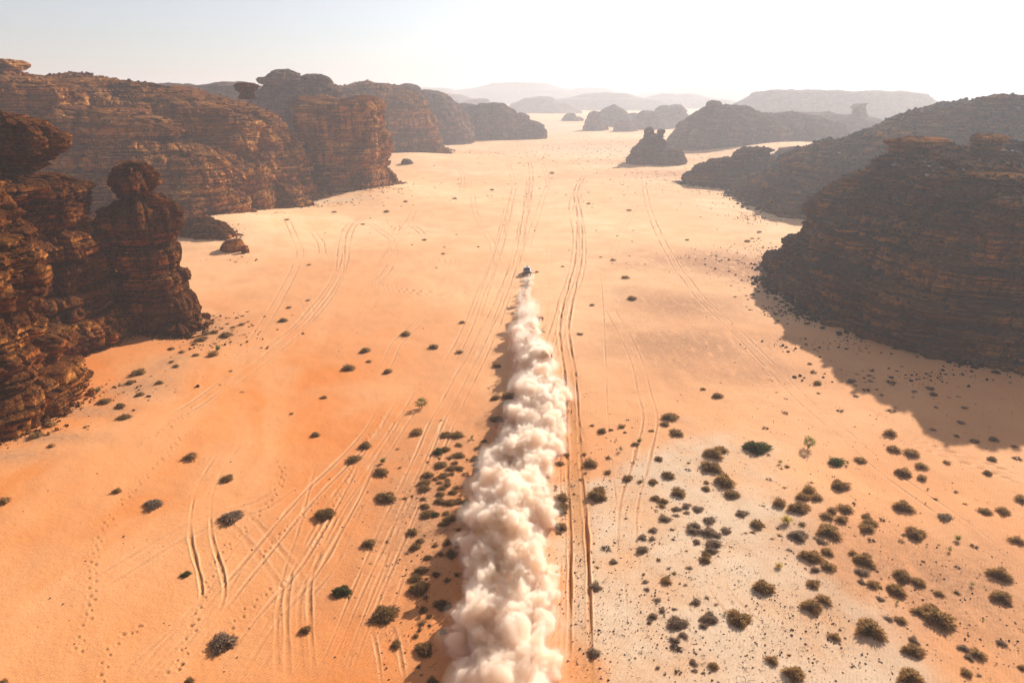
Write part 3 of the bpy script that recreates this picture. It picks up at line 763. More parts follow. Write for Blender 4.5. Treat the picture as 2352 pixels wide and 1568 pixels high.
# --- right side
rock("dark_rock_hill", [
    LB(112, 142, 54, 54, [(1.03, -3), (1.0, 0), (.985, 1.6), (.96, 2.4), (.955, 5.4), (.93, 6.2), (.92, 8.2), (.80, 9.6), (.5, 11), (0, 12)],
       61, outline=[(75, 178), (68, 160), (60.5, 140), (60.5, 120), (66, 109), (80, 98.5), (98, 96), (125, 98), (160, 112), (178, 145), (150, 190), (110, 196), (86, 190)], joints=.8, wob=.05, strata=.85, sp=.34),
    LB(114, 144, 48, 48, [(.97, 4), (.965, 8), (.96, 13.4), (.93, 14.2), (.76, 16.6), (.5, 18), (0, 18.5)],
       163, outline=[(75, 178), (68, 160), (66, 141), (69, 124), (76, 114), (84, 107), (104, 103), (125, 105), (160, 112), (178, 145), (150, 190), (110, 196), (86, 190)], joints=.9, wob=.13, strata=.6, rough=1.0, sp=.34, z0=0),
    LB(116, 147, 40, 40, [(.98, 12), (.97, 15), (.88, 18.4), (.80, 21.4), (.785, 23.4), (.69, 26.2), (.68, 28.0), (.5, 29.0), (.25, 29.6), (0, 30)],
       164, outline=[(75, 178), (72, 162), (71, 141), (73, 128), (79, 115), (88, 107.5), (104, 106), (125, 112), (160, 112), (178, 145), (150, 190), (110, 196), (86, 190)], joints=1.1, wob=.15, strata=1.1, rough=1.2, sp=.34, z0=0),
    LB(84, 140, 13, 12, [(1, 6), (1, 13), (.9, 17), (.8, 20.5), (.55, 23), (0, 25)], 165, z0=0, wob=.25),
    LB(90, 118, 10, 8, [(1, 8), (1, 17), (.9, 21), (.7, 24), (0, 26)], 166, z0=0, wob=.25),
    LB(71, 152, 11, 10, [(1, -2), (1, 0), (.7, 2.8), (.4, 4.4), (0, 5.0)], 62), LB(79, 168, 14, 12, stepped(15), 64), LB(97, 166, 27, 22, [(1.05, -3), (1, 0), (.95, 6), (.8, 11), (.72, 15), (.55, 19), (.45, 22.5), (.25, 25), (0, 26)], 69),
    LB(93, 150, 12, 8, [(1, 19), (1, 24.5), (.95, 26), (.6, 27), (0, 27.4)], 63, z0=0),
  ], M_DARK, "massive dark rubble covered rock hill with orange cliff bands at the right", "rock hill")
rock("ledge_rock", [
    LB(94, 163, 7.5, 5.5, [(1.15, 24), (1.05, 28), (.8, 29.6), (1.0, 30.6), (1.1, 31.4), (.9, 32.3), (0, 32.8)], 65, z0=0, rough=1.0, wob=.3),
    LB(98.5, 158, 6.5, 4.5, [(1.1, 24.5), (1.1, 28.4), (.8, 29.8), (0, 30.2)], 66, z0=0, rough=1.0, wob=.3),
  ], M_RED, "pale overhanging ledge rock on top of the dark hill, left of the hourglass rock", "balanced rock")
rock("hourglass_rock", [
    LB(106, 158, 4.4, 4.0, [(1.3, 24.5), (1.15, 28.2), (.8, 29.6), (.62, 30.2), (.82, 31.2), (.95, 32.2), (.7, 33.2), (0, 33.6)], 67, z0=0, rough=1.0, wob=.3),
  ], M_RED, "pale pinched hourglass shaped rock standing on top of the dark hill", "balanced rock")
rock("dark_rock_ridge", [
    LB(150, 283, 56, 50, [(1.05, -3), (1, 0), (.92, 5), (.84, 9), (.72, 13), (.66, 17), (.5, 21), (.4, 24), (.2, 26), (0, 27)], 71, outline=[(99, 306), (94, 280), (93, 262), (97, 246), (112, 236), (140, 230), (180, 240), (208, 283), (180, 330), (130, 335), (106, 325)], wob=.05),
    LB(222, 305, 82, 70, [(1.05, -3), (1, 0), (.9, 10), (.85, 20), (.72, 27), (.62, 33), (.45, 37), (.2, 39), (0, 40.5)], 72, wob=.08),
    LB(196, 290, 9, 8, [(1, 36), (1, 39), (.9, 41), (0, 42)], 73, z0=0),
    LB(181, 285, 30, 26, stepped(30), 74),
  ], M_DARK, "long dark ridge with rubble crest rising to the right edge behind the nearest hill", "ridge")
rock("dark_outcrop", [
    LB(113, 343, 30, 17, [(1.08, -3), (1, 0), (.92, 4), (.8, 8), (.62, 10), (.5, 12), (0, 13)], 75, tilt=(.003, 0)),
    LB(116, 342, 8.5, 6, [(1, 8), (1, 12), (1.05, 15), (.8, 16.2), (0, 16.8)], 76, z0=0),
  ], M_DARK, "low dark outcrop with a block on top, left end of the right hand ridge", "rock outcrop")
rock("dark_outcrop", [LB(166, 400, 34, 18, mound(14), 77), LB(196, 392, 30, 16, mound(18), 78)], M_GREY,
     "hazy low outcrop between the sand tongue and the right hand ridge", "rock outcrop")
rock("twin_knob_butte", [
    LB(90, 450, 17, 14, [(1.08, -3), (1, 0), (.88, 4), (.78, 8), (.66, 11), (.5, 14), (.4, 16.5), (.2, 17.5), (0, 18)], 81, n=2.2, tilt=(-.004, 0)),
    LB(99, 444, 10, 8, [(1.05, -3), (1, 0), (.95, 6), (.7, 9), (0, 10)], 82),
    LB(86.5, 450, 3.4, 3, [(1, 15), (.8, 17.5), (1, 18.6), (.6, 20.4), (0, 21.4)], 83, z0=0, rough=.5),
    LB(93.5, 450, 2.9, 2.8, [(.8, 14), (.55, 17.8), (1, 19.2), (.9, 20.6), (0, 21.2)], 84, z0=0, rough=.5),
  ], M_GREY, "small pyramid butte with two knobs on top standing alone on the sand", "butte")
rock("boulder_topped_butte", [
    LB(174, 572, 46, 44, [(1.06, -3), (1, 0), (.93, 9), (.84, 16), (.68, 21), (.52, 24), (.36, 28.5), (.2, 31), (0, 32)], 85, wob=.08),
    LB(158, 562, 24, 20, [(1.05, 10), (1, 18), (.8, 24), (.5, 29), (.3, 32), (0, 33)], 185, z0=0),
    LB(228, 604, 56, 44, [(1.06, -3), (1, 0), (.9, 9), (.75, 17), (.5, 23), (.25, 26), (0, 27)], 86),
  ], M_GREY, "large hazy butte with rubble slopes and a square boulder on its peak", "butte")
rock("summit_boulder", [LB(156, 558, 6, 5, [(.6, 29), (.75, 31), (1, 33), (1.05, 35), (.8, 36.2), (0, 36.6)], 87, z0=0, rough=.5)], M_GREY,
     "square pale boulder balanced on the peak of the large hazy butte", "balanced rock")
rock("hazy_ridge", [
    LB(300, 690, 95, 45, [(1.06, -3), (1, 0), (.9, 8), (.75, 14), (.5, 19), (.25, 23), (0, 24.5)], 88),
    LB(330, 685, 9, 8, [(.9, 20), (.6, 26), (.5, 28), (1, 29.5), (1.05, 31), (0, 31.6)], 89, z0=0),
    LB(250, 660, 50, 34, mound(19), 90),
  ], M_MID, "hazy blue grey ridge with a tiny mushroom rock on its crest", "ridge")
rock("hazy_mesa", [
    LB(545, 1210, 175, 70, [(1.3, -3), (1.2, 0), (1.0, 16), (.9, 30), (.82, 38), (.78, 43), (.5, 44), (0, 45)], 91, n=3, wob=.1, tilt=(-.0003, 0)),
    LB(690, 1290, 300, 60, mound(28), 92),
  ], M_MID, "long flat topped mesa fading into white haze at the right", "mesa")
for i, (cx, cy, rx, h, lab) in enumerate([
    (97, 850, 13, 19, "squat hazy tower standing nearest the open sand in the far right group"),
    (134, 950, 36, 27, "hazy pointed pyramid butte, tallest of the far right group"),
    (131, 835, 13, 12, "tiny low hazy knob in front of the pointed pyramid butte"),
    (86, 1050, 14, 9, "very small low hazy mound left of the squat tower"),
    (171, 890, 26, 22, "hazy tower cluster just left of the boulder topped butte"),
    (205, 930, 30, 25, "blocky hazy butte half hidden behind the boulder topped butte"),
    (148, 1020, 20, 15, "faint low butte behind the hazy tower cluster")]):
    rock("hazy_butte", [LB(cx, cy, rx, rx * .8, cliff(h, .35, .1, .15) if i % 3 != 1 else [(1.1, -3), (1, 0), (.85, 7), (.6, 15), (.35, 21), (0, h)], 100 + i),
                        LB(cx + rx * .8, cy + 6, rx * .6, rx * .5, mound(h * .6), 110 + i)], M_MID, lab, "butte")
for i, (cx, cy, rx, ry, h, lab) in enumerate([
    (-70, 1500, 62, 40, 33, "faint hazy hill above the left headlands, nearest of the far hills"),
    (60, 1600, 90, 50, 34, "faint hazy hill at the far end of the open sand"),
    (-150, 1750, 110, 60, 40, "faint pale hill behind the left headlands"),
    (240, 1900, 190, 70, 42, "faint pale ridge behind the pointed pyramid butte"),
    (40, 3000, 420, 160, 84, "palest long mountain on the horizon above the valley's middle"),
    (-330, 2900, 260, 140, 62, "pale low mountain on the horizon left of the middle"),
    (330, 3100, 260, 120, 64, "pale shoulder of the horizon mountain, right of its top"),
    (900, 3300, 520, 160, 66, "barely visible mountain on the horizon above the boulder topped butte"),
    (2000, 3400, 600, 160, 70, "barely visible mountain line on the horizon at the right"),
    (480, 2100, 200, 90, 40, "faint pale hill just left of the long mesa")]):
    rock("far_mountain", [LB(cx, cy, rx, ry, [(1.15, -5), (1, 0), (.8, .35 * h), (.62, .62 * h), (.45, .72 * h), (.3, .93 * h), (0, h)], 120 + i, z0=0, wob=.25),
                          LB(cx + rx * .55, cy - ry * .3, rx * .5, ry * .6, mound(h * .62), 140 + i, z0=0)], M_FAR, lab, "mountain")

# ------------------------------------------------------------------ loose stones and rubble (nobody could count them)
_ico = None
def _stone_variants(n=10, seed=3):
    """angular 8-corner blocks with chipped corners"""
    rng = np.random.RandomState(seed)
    base = np.array([(x, y, z) for z in (-1, 1) for y in (-1, 1) for x in (-1, 1)], float)
    f = np.array([(0, 2, 3, 1), (4, 5, 7, 6), (0, 1, 5, 4), (2, 6, 7, 3), (0, 4, 6, 2), (1, 3, 7, 5)])
    out = []
    for k in range(n):
        v = base * rng.uniform(.55, 1.0, (8, 3))
        v[4:, :2] *= rng.uniform(.45, .9)
        out.append(v)
    return out, f
_SV, _SF = _stone_variants()

def stones(name, P, size, mat, label, rng, flat=.55, sink=.2, normals=None, kind="stuff", parent=None):
    """many angular stones joined into one mass"""
    n = len(P); size = np.asarray(size)
    V = np.zeros((n, 8, 3), F32)
    idx = rng.randint(0, len(_SV), n)
    base = np.array(_SV)[idx]
    sc = np.stack([size * rng.uniform(.6, 1.3, n), size * rng.uniform(.5, 1.0, n), size * flat * rng.uniform(.5, 1.2, n)], 1)
    v = base * sc[:, None, :] * .5
    ax = rng.uniform(-.5, .5, n); ay = rng.uniform(-.5, .5, n); az = rng.uniform(0, 6.28, n)
    def rot(v, a, i, j):
        c, s = np.cos(a)[:, None], np.sin(a)[:, None]
        vi = v[:, :, i] * c - v[:, :, j] * s; vj = v[:, :, i] * s + v[:, :, j] * c
        v = v.copy(); v[:, :, i] = vi; v[:, :, j] = vj; return v
    v = rot(v, ax, 1, 2); v = rot(v, ay, 0, 2); v = rot(v, az, 0, 1)
    v = v + np.asarray(P)[:, None, :]; v[:, :, 2] += (size * flat * (.5 - sink))[:, None]
    F = (_SF[None] + (np.arange(n) * 8)[:, None, None]).reshape(-1, 4)
    me = mesh_np(name, v.reshape(-1, 3), F, mat)
    return link(name, me, kind=kind, label=label, parent=parent)

M_RUBBLE = rock_material("black_rubble", warm=(.07, .036, .022), pale=(.12, .06, .032), dark=(.022, .015, .012), varnish=.8, seed=12, gloss=.7)
M_STONE = plain("dark_pebble", (.12, .06, .035), .8, vary=.5, scale=.4)

def rubble_on(rock_name, count, smin, smax, label, minup=.45, seed=1, ymax=1e9, mat=None, xmax=1e9, zmin=1.5):
    V, Q = ROCK_GEO[rock_name]
    a, b, c, d = V[Q[:, 0]], V[Q[:, 1]], V[Q[:, 2]], V[Q[:, 3]]
    nrm = np.cross(c - a, d - b); ar = np.linalg.norm(nrm, axis=1) + 1e-9
    up = nrm[:, 2] / ar; cen = (a + b + c + d) / 4
    facing = cen[:, 1] < ymax
    patch = smooth(-.25, .35, fbm(cen[:, 0] * .06, cen[:, 1] * .06, cen[:, 2] * .1, 3, 300 + seed))
    w = ar * (up > minup) * facing * (cen[:, 0] < xmax) * (cen[:, 2] > zmin) * (.3 + patch)
    rng = np.random.RandomState(seed)
    k = rng.choice(len(Q), count, p=w / w.sum())
    t = rng.rand(count, 1); s = rng.rand(count, 1)
    P = (a[k] * (1 - t) + b[k] * t) * (1 - s) + (d[k] * (1 - t) + c[k] * t) * s
    size = smin * (smax / smin) ** (rng.rand(count) ** 2.6)
    stones("rubble", P, size, mat or M_RUBBLE, label, rng)

rubble_on("dark_rock_hill", 40000, .28, 1.7, "loose black angular rubble strewn over the nearest dark hill", seed=1, xmax=150, ymax=185, minup=.42)
rubble_on("dark_rock_ridge", 12000, .6, 2.8, "dark rubble strewn over the second right hand ridge", seed=2)
rubble_on("sandstone_cliff", 5000, .5, 2.6, "dark broken rock lying on the ledges of the long cliff wall", seed=3, minup=.6, mat=M_NEAR)
rubble_on("leaning_rock_tower", 1200, .2, .8, "chips lying on the ledges of the lower left wall", seed=4, mat=M_NEAR)
rubble_on("mushroom_pinnacle", 500, .2, .9, "broken rock on the shoulders of the mushroom pinnacle", seed=5, mat=M_NEAR, minup=.6)
rubble_on("capped_rock_tower", 1200, .2, 1.0, "broken dark rock on the ledges of the capped tower", seed=6, mat=M_NEAR)
rubble_on("boulder_topped_butte", 3500, .9, 3.4, "rubble slopes of the hazy butte", seed=7, mat=M_GREY)
rubble_on("sandstone_bluff", 2500, .8, 3.0, "rubble on the sloping bluff", seed=8, mat=M_GREY)
rubble_on("rock_outcrop", 700, .3, 1.3, "broken slabs on the jagged outcrop", seed=9, mat=M_NEAR, zmin=-9)
rubble_on("dark_outcrop", 1500, .4, 1.8, "rubble on the low dark outcrop", seed=10, zmin=-9)

def scatter_ground(spots, seed, smin, smax, power=3.0):
    rng = np.random.RandomState(seed); P, S = [], []
    for (px, py, ra, rl, n) in spots:
        cx, cy, _ = unproject(px, py)
        r = rng.randn(n, 2) * .55
        x = cx + r[:, 0] * ra; y = cy + r[:, 1] * rl
        P.append(np.stack([x, y, dune(x, y)], 1)); S.append(smin * (smax / smin) ** (rng.rand(n) ** power))
    return np.vstack(P), np.concatenate(S), rng
P, S, rng = scatter_ground([(1785, 600, 4, 8, 700), (1780, 660, 3, 8, 700), (1800, 720, 4, 5, 500), (1740, 570, 8, 8, 200), (1920, 795, 12, 4, 400), (2100, 865, 16, 4, 400),
                            (1690, 600, 16, 16, 500), (1570, 418, 24, 16, 800), (1650, 440, 20, 10, 600), (1730, 500, 8, 12, 700)], 21, .12, .75, 4.5)
stones("talus", P, S, M_RUBBLE, "dark stones spilled on the sand at the foot of the right hand hills", rng)
P, S, rng = scatter_ground([(480, 735, 3.5, 4, 260), (450, 790, 5, 3, 160), (205, 915, 3, 3, 220), (60, 985, 8, 2.5, 260), (700, 470, 16, 7, 320), (860, 440, 12, 10, 260), (300, 900, 9, 5, 160), (560, 590, 8, 6, 160), (520, 780, 8, 8, 200)], 22, .10, .8, 4.5)
stones("talus", P, S, M_NEAR, "brown stones spilled on the sand at the foot of the left hand rocks", rng)
P, S, rng = scatter_ground([(1560, 1110, 12, 12, 1300), (1560, 1300, 11, 12, 1900), (1650, 1480, 12, 10, 2100), (1900, 1450, 14, 9, 2000), (2150, 1400, 14, 12, 1500), (2000, 1200, 20, 20, 900),
                            (1720, 980, 20, 14, 600), (1000, 1150, 7, 14, 1000), (960, 1350, 6, 12, 900), (1380, 1100, 4, 30, 700), (1300, 1200, 2.0, 26, 900), (1360, 1450, 1.6, 9, 500),
                            (500, 1250, 20, 20, 500), (300, 1450, 14, 10, 250), (1640, 620, 24, 16, 1300), (1560, 740, 18, 18, 600), (1000, 700, 50, 50, 400), (2200, 960, 22, 10, 700), (2330, 1500, 8, 8, 400)], 23, .05, .30, 4.0)
stones("pebbles", P, S * .85, M_STONE, "small dark stones scattered over the sand and silt", rng)

def talus_along(rock_name, count, out, smin, smax, seed, mat, label, power=3.0):
    V, Q = ROCK_GEO[rock_name]
    g = dune(V[:, 0], V[:, 1])
    r = V[np.abs(V[:, 2] - g) < 1.2]
    rng = np.random.RandomState(seed)
    c = V.mean(0)
    k = rng.randint(0, len(r), count * 3)
    p = r[k]; p = p[p[:, 1] < np.interp(.75, [0, 1], [V[:, 1].min(), V[:, 1].max()])]
    cl = fbm(p[:, 0] * .09, p[:, 1] * .09, 0 * p[:, 0], 3, 400 + seed)
    p = p[cl + rng.uniform(-.4, .4, len(p)) > -.1][:count]
    d = p[:, :2] - c[:2]; d /= np.linalg.norm(d, axis=1)[:, None] + 1e-6
    o = np.abs(rng.randn(len(p), 1)) * out
    xy = p[:, :2] + d * o + rng.randn(len(p), 2) * .5
    S = smin * (smax / smin) ** (rng.rand(len(p)) ** power) * np.clip(1.3 - .35 * o[:, 0] / out, .4, 1.3)
    stones("talus", np.stack([xy[:, 0], xy[:, 1], dune(xy[:, 0], xy[:, 1])], 1), S, mat, label, rng)
talus_along("dark_rock_hill", 5200, 2.6, .2, 2.0, 1, M_RUBBLE, "fallen blocks heaped at the foot of the nearest dark hill")
talus_along("dark_rock_ridge", 2200, 3.0, .3, 2.4, 2, M_RUBBLE, "fallen blocks at the foot of the second dark ridge")
talus_along("dark_outcrop", 1200, 3.0, .3, 1.8, 3, M_RUBBLE, "fallen blocks round the low dark outcrop")
talus_along("sandstone_cliff", 3200, 2.0, .3, 2.4, 4, M_RED, "fallen blocks at the foot of the long cliff wall")
talus_along("sandstone_buttress", 1200, 1.8, .3, 2.0, 5, M_RED, "fallen blocks at the foot of the reddish buttress")
talus_along("sandstone_bluff", 1200, 4.0, .5, 3.2, 6, M_GREY, "fallen blocks at the foot of the sloping bluff")
talus_along("mushroom_pinnacle", 1000, 1.0, .15, 1.1, 7, M_NEAR, "broken stones round the mushroom pinnacle")
talus_along("leaning_rock_tower", 1400, 1.0, .15, 1.1, 8, M_NEAR, "broken stones along the lower left wall")
talus_along("capped_rock_tower", 400, 1.0, .15, 1.1, 9, M_NEAR, "broken stones round the capped tower")
talus_along("boulder_topped_butte", 900, 4.0, .6, 3.2, 10, M_GREY, "fallen blocks round the hazy butte")
talus_along("rock_outcrop", 900, 1.8, .2, 1.6, 11, M_NEAR, "broken slabs round the jagged outcrop")

# dry sticks and stalks lying about the silt
def sticks():
    rng = np.random.RandomState(31)
    P, S, _ = scatter_ground([(1560, 1150, 12, 14, 170), (1600, 1350, 12, 12, 280), (1750, 1480, 14, 9, 260), (2050, 1350, 16, 14, 220), (2200, 1150, 16, 16, 90), (980, 1200, 7, 16, 170), (960, 1420, 6, 8, 90),
                              (300, 900, 12, 5, 60), (2150, 900, 20, 6, 70), (1350, 1300, 3, 20, 90)], 32, .15, .6, 2.5)
    V, Fq, off = [], [], 0
    for p, s in zip(P, S):
        for k in range(rng.randint(1, 3)):
            a = rng.uniform(0, 6.28); w = .010 + .02 * s; L = s * rng.uniform(.5, 1)
            d = np.array([math.cos(a), math.sin(a), rng.uniform(-.05, .35)]); q = np.array([-d[1], d[0], 0]) * w
            a0 = p + np.array([rng.uniform(-.2, .2), rng.uniform(-.2, .2), .03]); a1 = a0 + d * L + np.array([0, 0, .02])
            mid = (a0 + a1) / 2 + np.array([rng.uniform(-.1, .1) * L, rng.uniform(-.1, .1) * L, .06 * L])
            u = np.array([0, 0, w])
            for b, e in ((a0, mid), (mid, a1)):
                V += [b - q, b + q, b + u, e - q * .6, e + q * .6, e + u * .6]
                Fq += [(off, off + 1, off + 4, off + 3), (off + 1, off + 2, off + 5, off + 4), (off + 2, off, off + 3, off + 5)]
                off += 6
    link("twigs", mesh_np("twigs", np.array(V), np.array(Fq), plain("dead_twig", (.10, .055, .03), .85, vary=.4)), kind="stuff", label="dead sticks and stalks lying on the silt")
sticks()

# ------------------------------------------------------------------ shrubs
def foliage(name, tip, base, seed=0):
    m, nt, bs = new_mat(name)
    oi = N(nt, "ShaderNodeObjectInfo")
    tc = N(nt, "ShaderNodeTexCoord")
    n = noise(nt, tc.outputs["Object"], 2.5, 3, .6)
    c = mixc(nt, maprange(nt, n, .35, .65), base, tip)
    c = mixc(nt, maprange(nt, oi.outputs["Random"], 0, 1, 0, .45, False), c, tuple(x * .7 for x in tip))
    nt.links.new(c, bs.inputs["Base Color"])
    bs.inputs["Roughness"].default_value = .8; bs.inputs["Specular IOR Level"].default_value = .1
    tr = N(nt, "ShaderNodeBsdfTranslucent"); nt.links.new(c, tr.inputs["Color"])
    mx = N(nt, "ShaderNodeMixShader"); mx.inputs[0].default_value = .55
    nt.links.new(bs.outputs[0], mx.inputs[1]); nt.links.new(tr.outputs[0], mx.inputs[2])
    nt.links.new(mx.outputs[0], nt.nodes["Material Output"].inputs["Surface"])
    return m
MF = {
 'b': foliage("brown_brush", (0.380, 0.228, 0.085), (0.162, 0.095, 0.042)),
 'o': foliage("olive_brush", (0.52, 0.30, 0.115), (0.20, 0.12, 0.048)),
 's': foliage("grey_brush", (0.40, 0.27, 0.17), (0.2, 0.14, 0.10)),
 'G': foliage("dark_green_brush", (0.13, 0.13, 0.04), (0.057, 0.068, 0.023)),
 'g': foliage("green_brush", (0.20, 0.20, 0.05), (0.095, 0.114, 0.027)),
 'T': foliage("pale_green_foliage", (0.26, 0.25, 0.075), (0.171, 0.190, 0.048)),
 'Y': foliage("yellow_brush", (0.600, 0.456, 0.067), (0.304, 0.190, 0.038)),
 'd': foliage("dead_brush", (.075, .042, .03), (.04, .025, .02)),
}
M_STEM = plain("woody_stem", (.12, .07, .04), .85, vary=.3)

def crown_mesh(kind, nblades, seed):
    rng = np.random.RandomState(seed)
    V, T, off = [], [], 0
    lob = rng.uniform(0, 6.28, 4); la = rng.uniform(.06, .2, 4)
    def radius(a, el):
        r = 1.0
        for i in range(4): r += la[i] * math.sin((i + 1) * a + lob[i]) * math.cos(el)
        return r
    hz = {'b': .62, 'o': .68, 's': .55, 'G': .72, 'g': 1.25, 'T': .8, 'Y': 1.0, 'd': .35}[kind]
    for i in range(nblades):
        a = rng.uniform(0, 2 * math.pi); el = math.asin(rng.uniform(.0, 1) ** .9)
        if kind in 'gY': el = rng.uniform(.5, 1.45)
        if kind == 'd': el = rng.uniform(.0, .9)
        d = np.array([math.cos(a) * math.cos(el), math.sin(a) * math.cos(el), math.sin(el) * hz])
        r = radius(a, el) * rng.uniform(.66, 1.22) * (rng.uniform(.5, 1) if kind == 'd' else 1)
        cz = {'T': 1.15, }.get(kind, 0.0)
        if kind == 'T':
            el = rng.uniform(-1.2, 1.5); d = np.array([math.cos(a) * math.cos(el), math.sin(a) * math.cos(el), math.sin(el) * .85])
        b = d * rng.uniform(.05, .45) if kind in 'gYd' else d * r * rng.uniform(.35, .7)
        t = d * r + rng.normal(0, .05, 3)
        L = np.linalg.norm(t - b)
        side = np.cross(t - b, rng.normal(0, 1, 3)); side /= np.linalg.norm(side) + 1e-6
        w = side * (rng.uniform(.012, .03) if kind in 'gYd' else rng.uniform(.02, .055)) * (1.4 if nblades < 250 else 1)
        mid = (b + t) / 2 + rng.normal(0, .04, 3) + np.array([0, 0, .04])
        o3 = np.array([0, 0, cz])
        V += [b + o3, mid - w + o3, mid + w + o3, t + o3]
        T += [(off, off + 1, off + 2), (off + 1, off + 3, off + 2)]; off += 4
    if kind not in 'gYdT':     # dense twiggy heart
        n1, n2 = 12, 4
        rows = []
        for j in range(n2 + 1):
            el = j / n2 * math.pi / 2
            rows.append([(radius(2 * math.pi * k / n1, el) * .60 * math.cos(el) * math.cos(2 * math.pi * k / n1),
                          radius(2 * math.pi * k / n1, el) * .60 * math.cos(el) * math.sin(2 * math.pi * k / n1), .60 * hz * math.sin(el) - .05) for k in range(n1)])
        for rw in rows: V += [np.array(q) * rng.uniform(.92, 1.08) for q in rw]
        for j in range(n2):
            for k in range(n1):
                p0 = off + j * n1 + k; p1 = off + j * n1 + (k + 1) % n1
                T += [(p0, p1, p1 + n1), (p0, p1 + n1, p0 + n1)]
    V = np.array(V); V[:, 2] = np.maximum(V[:, 2], -.05)
    return mesh_np("crown", V, np.array(T), MF[kind], flat=True)

def stem_mesh(tree, seed):
    rng = np.random.RandomState(seed + 500)
    V, Q, off = [], [], 0
    def tube(a, b, ra, rb):
        nonlocal off
        d = b - a; d = d / np.linalg.norm(d)
        s = np.cross(d, (0, .3, 1)); s /= np.linalg.norm(s) + 1e-9; t = np.cross(d, s)
        for p, r in ((a, ra), (b, rb)):
            for k in range(5):
                an = 2 * math.pi * k / 5; V.append(p + (s * math.cos(an) + t * math.sin(an)) * r)
        for k in range(5): Q.append((off + k, off + (k + 1) % 5, off + 5 + (k + 1) % 5, off + 5 + k))
        off += 10
    if tree:
        z = np.array([0, 0, -.1]); fork = np.array([.05, 0, .45]); tube(z, fork, .09, .07)
        for k in range(7):
            a = k * .9 + rng.uniform(0, .4); e = np.array([math.cos(a) * .55, math.sin(a) * .55, rng.uniform(.9, 1.5)]); tube(fork, e, .045, .012)
    else:
        for k in range(9):
            a = k * .7 + rng.uniform(0, .4); tube(np.array([0, 0, -.05]), np.array([math.cos(a) * .6, math.sin(a) * .6, rng.uniform(.12, .4)]), .03, .008)
    return mesh_np("stem", np.array(V), np.array(Q), M_STEM)

CROWNS = {}
for ki, k in enumerate("bosGgTYd"):
    for size, nb in (("big", {'d': 170, 'g': 260, 'Y': 300, 'T': 700}.get(k, 1500)), ("mid", {'d': 110, 'g': 160, 'Y': 180, 'T': 400}.get(k, 620)), ("small", {'d': 60, 'g': 80, 'Y': 90, 'T': 150}.get(k, 190))):
        CROWNS[k, size] = [crown_mesh(k, nb, 10 * ki + v + 3 * len(size)) for v in range(3)]
STEMS = {t: [stem_mesh(t, s) for s in range(2)] for t in (True, False)}

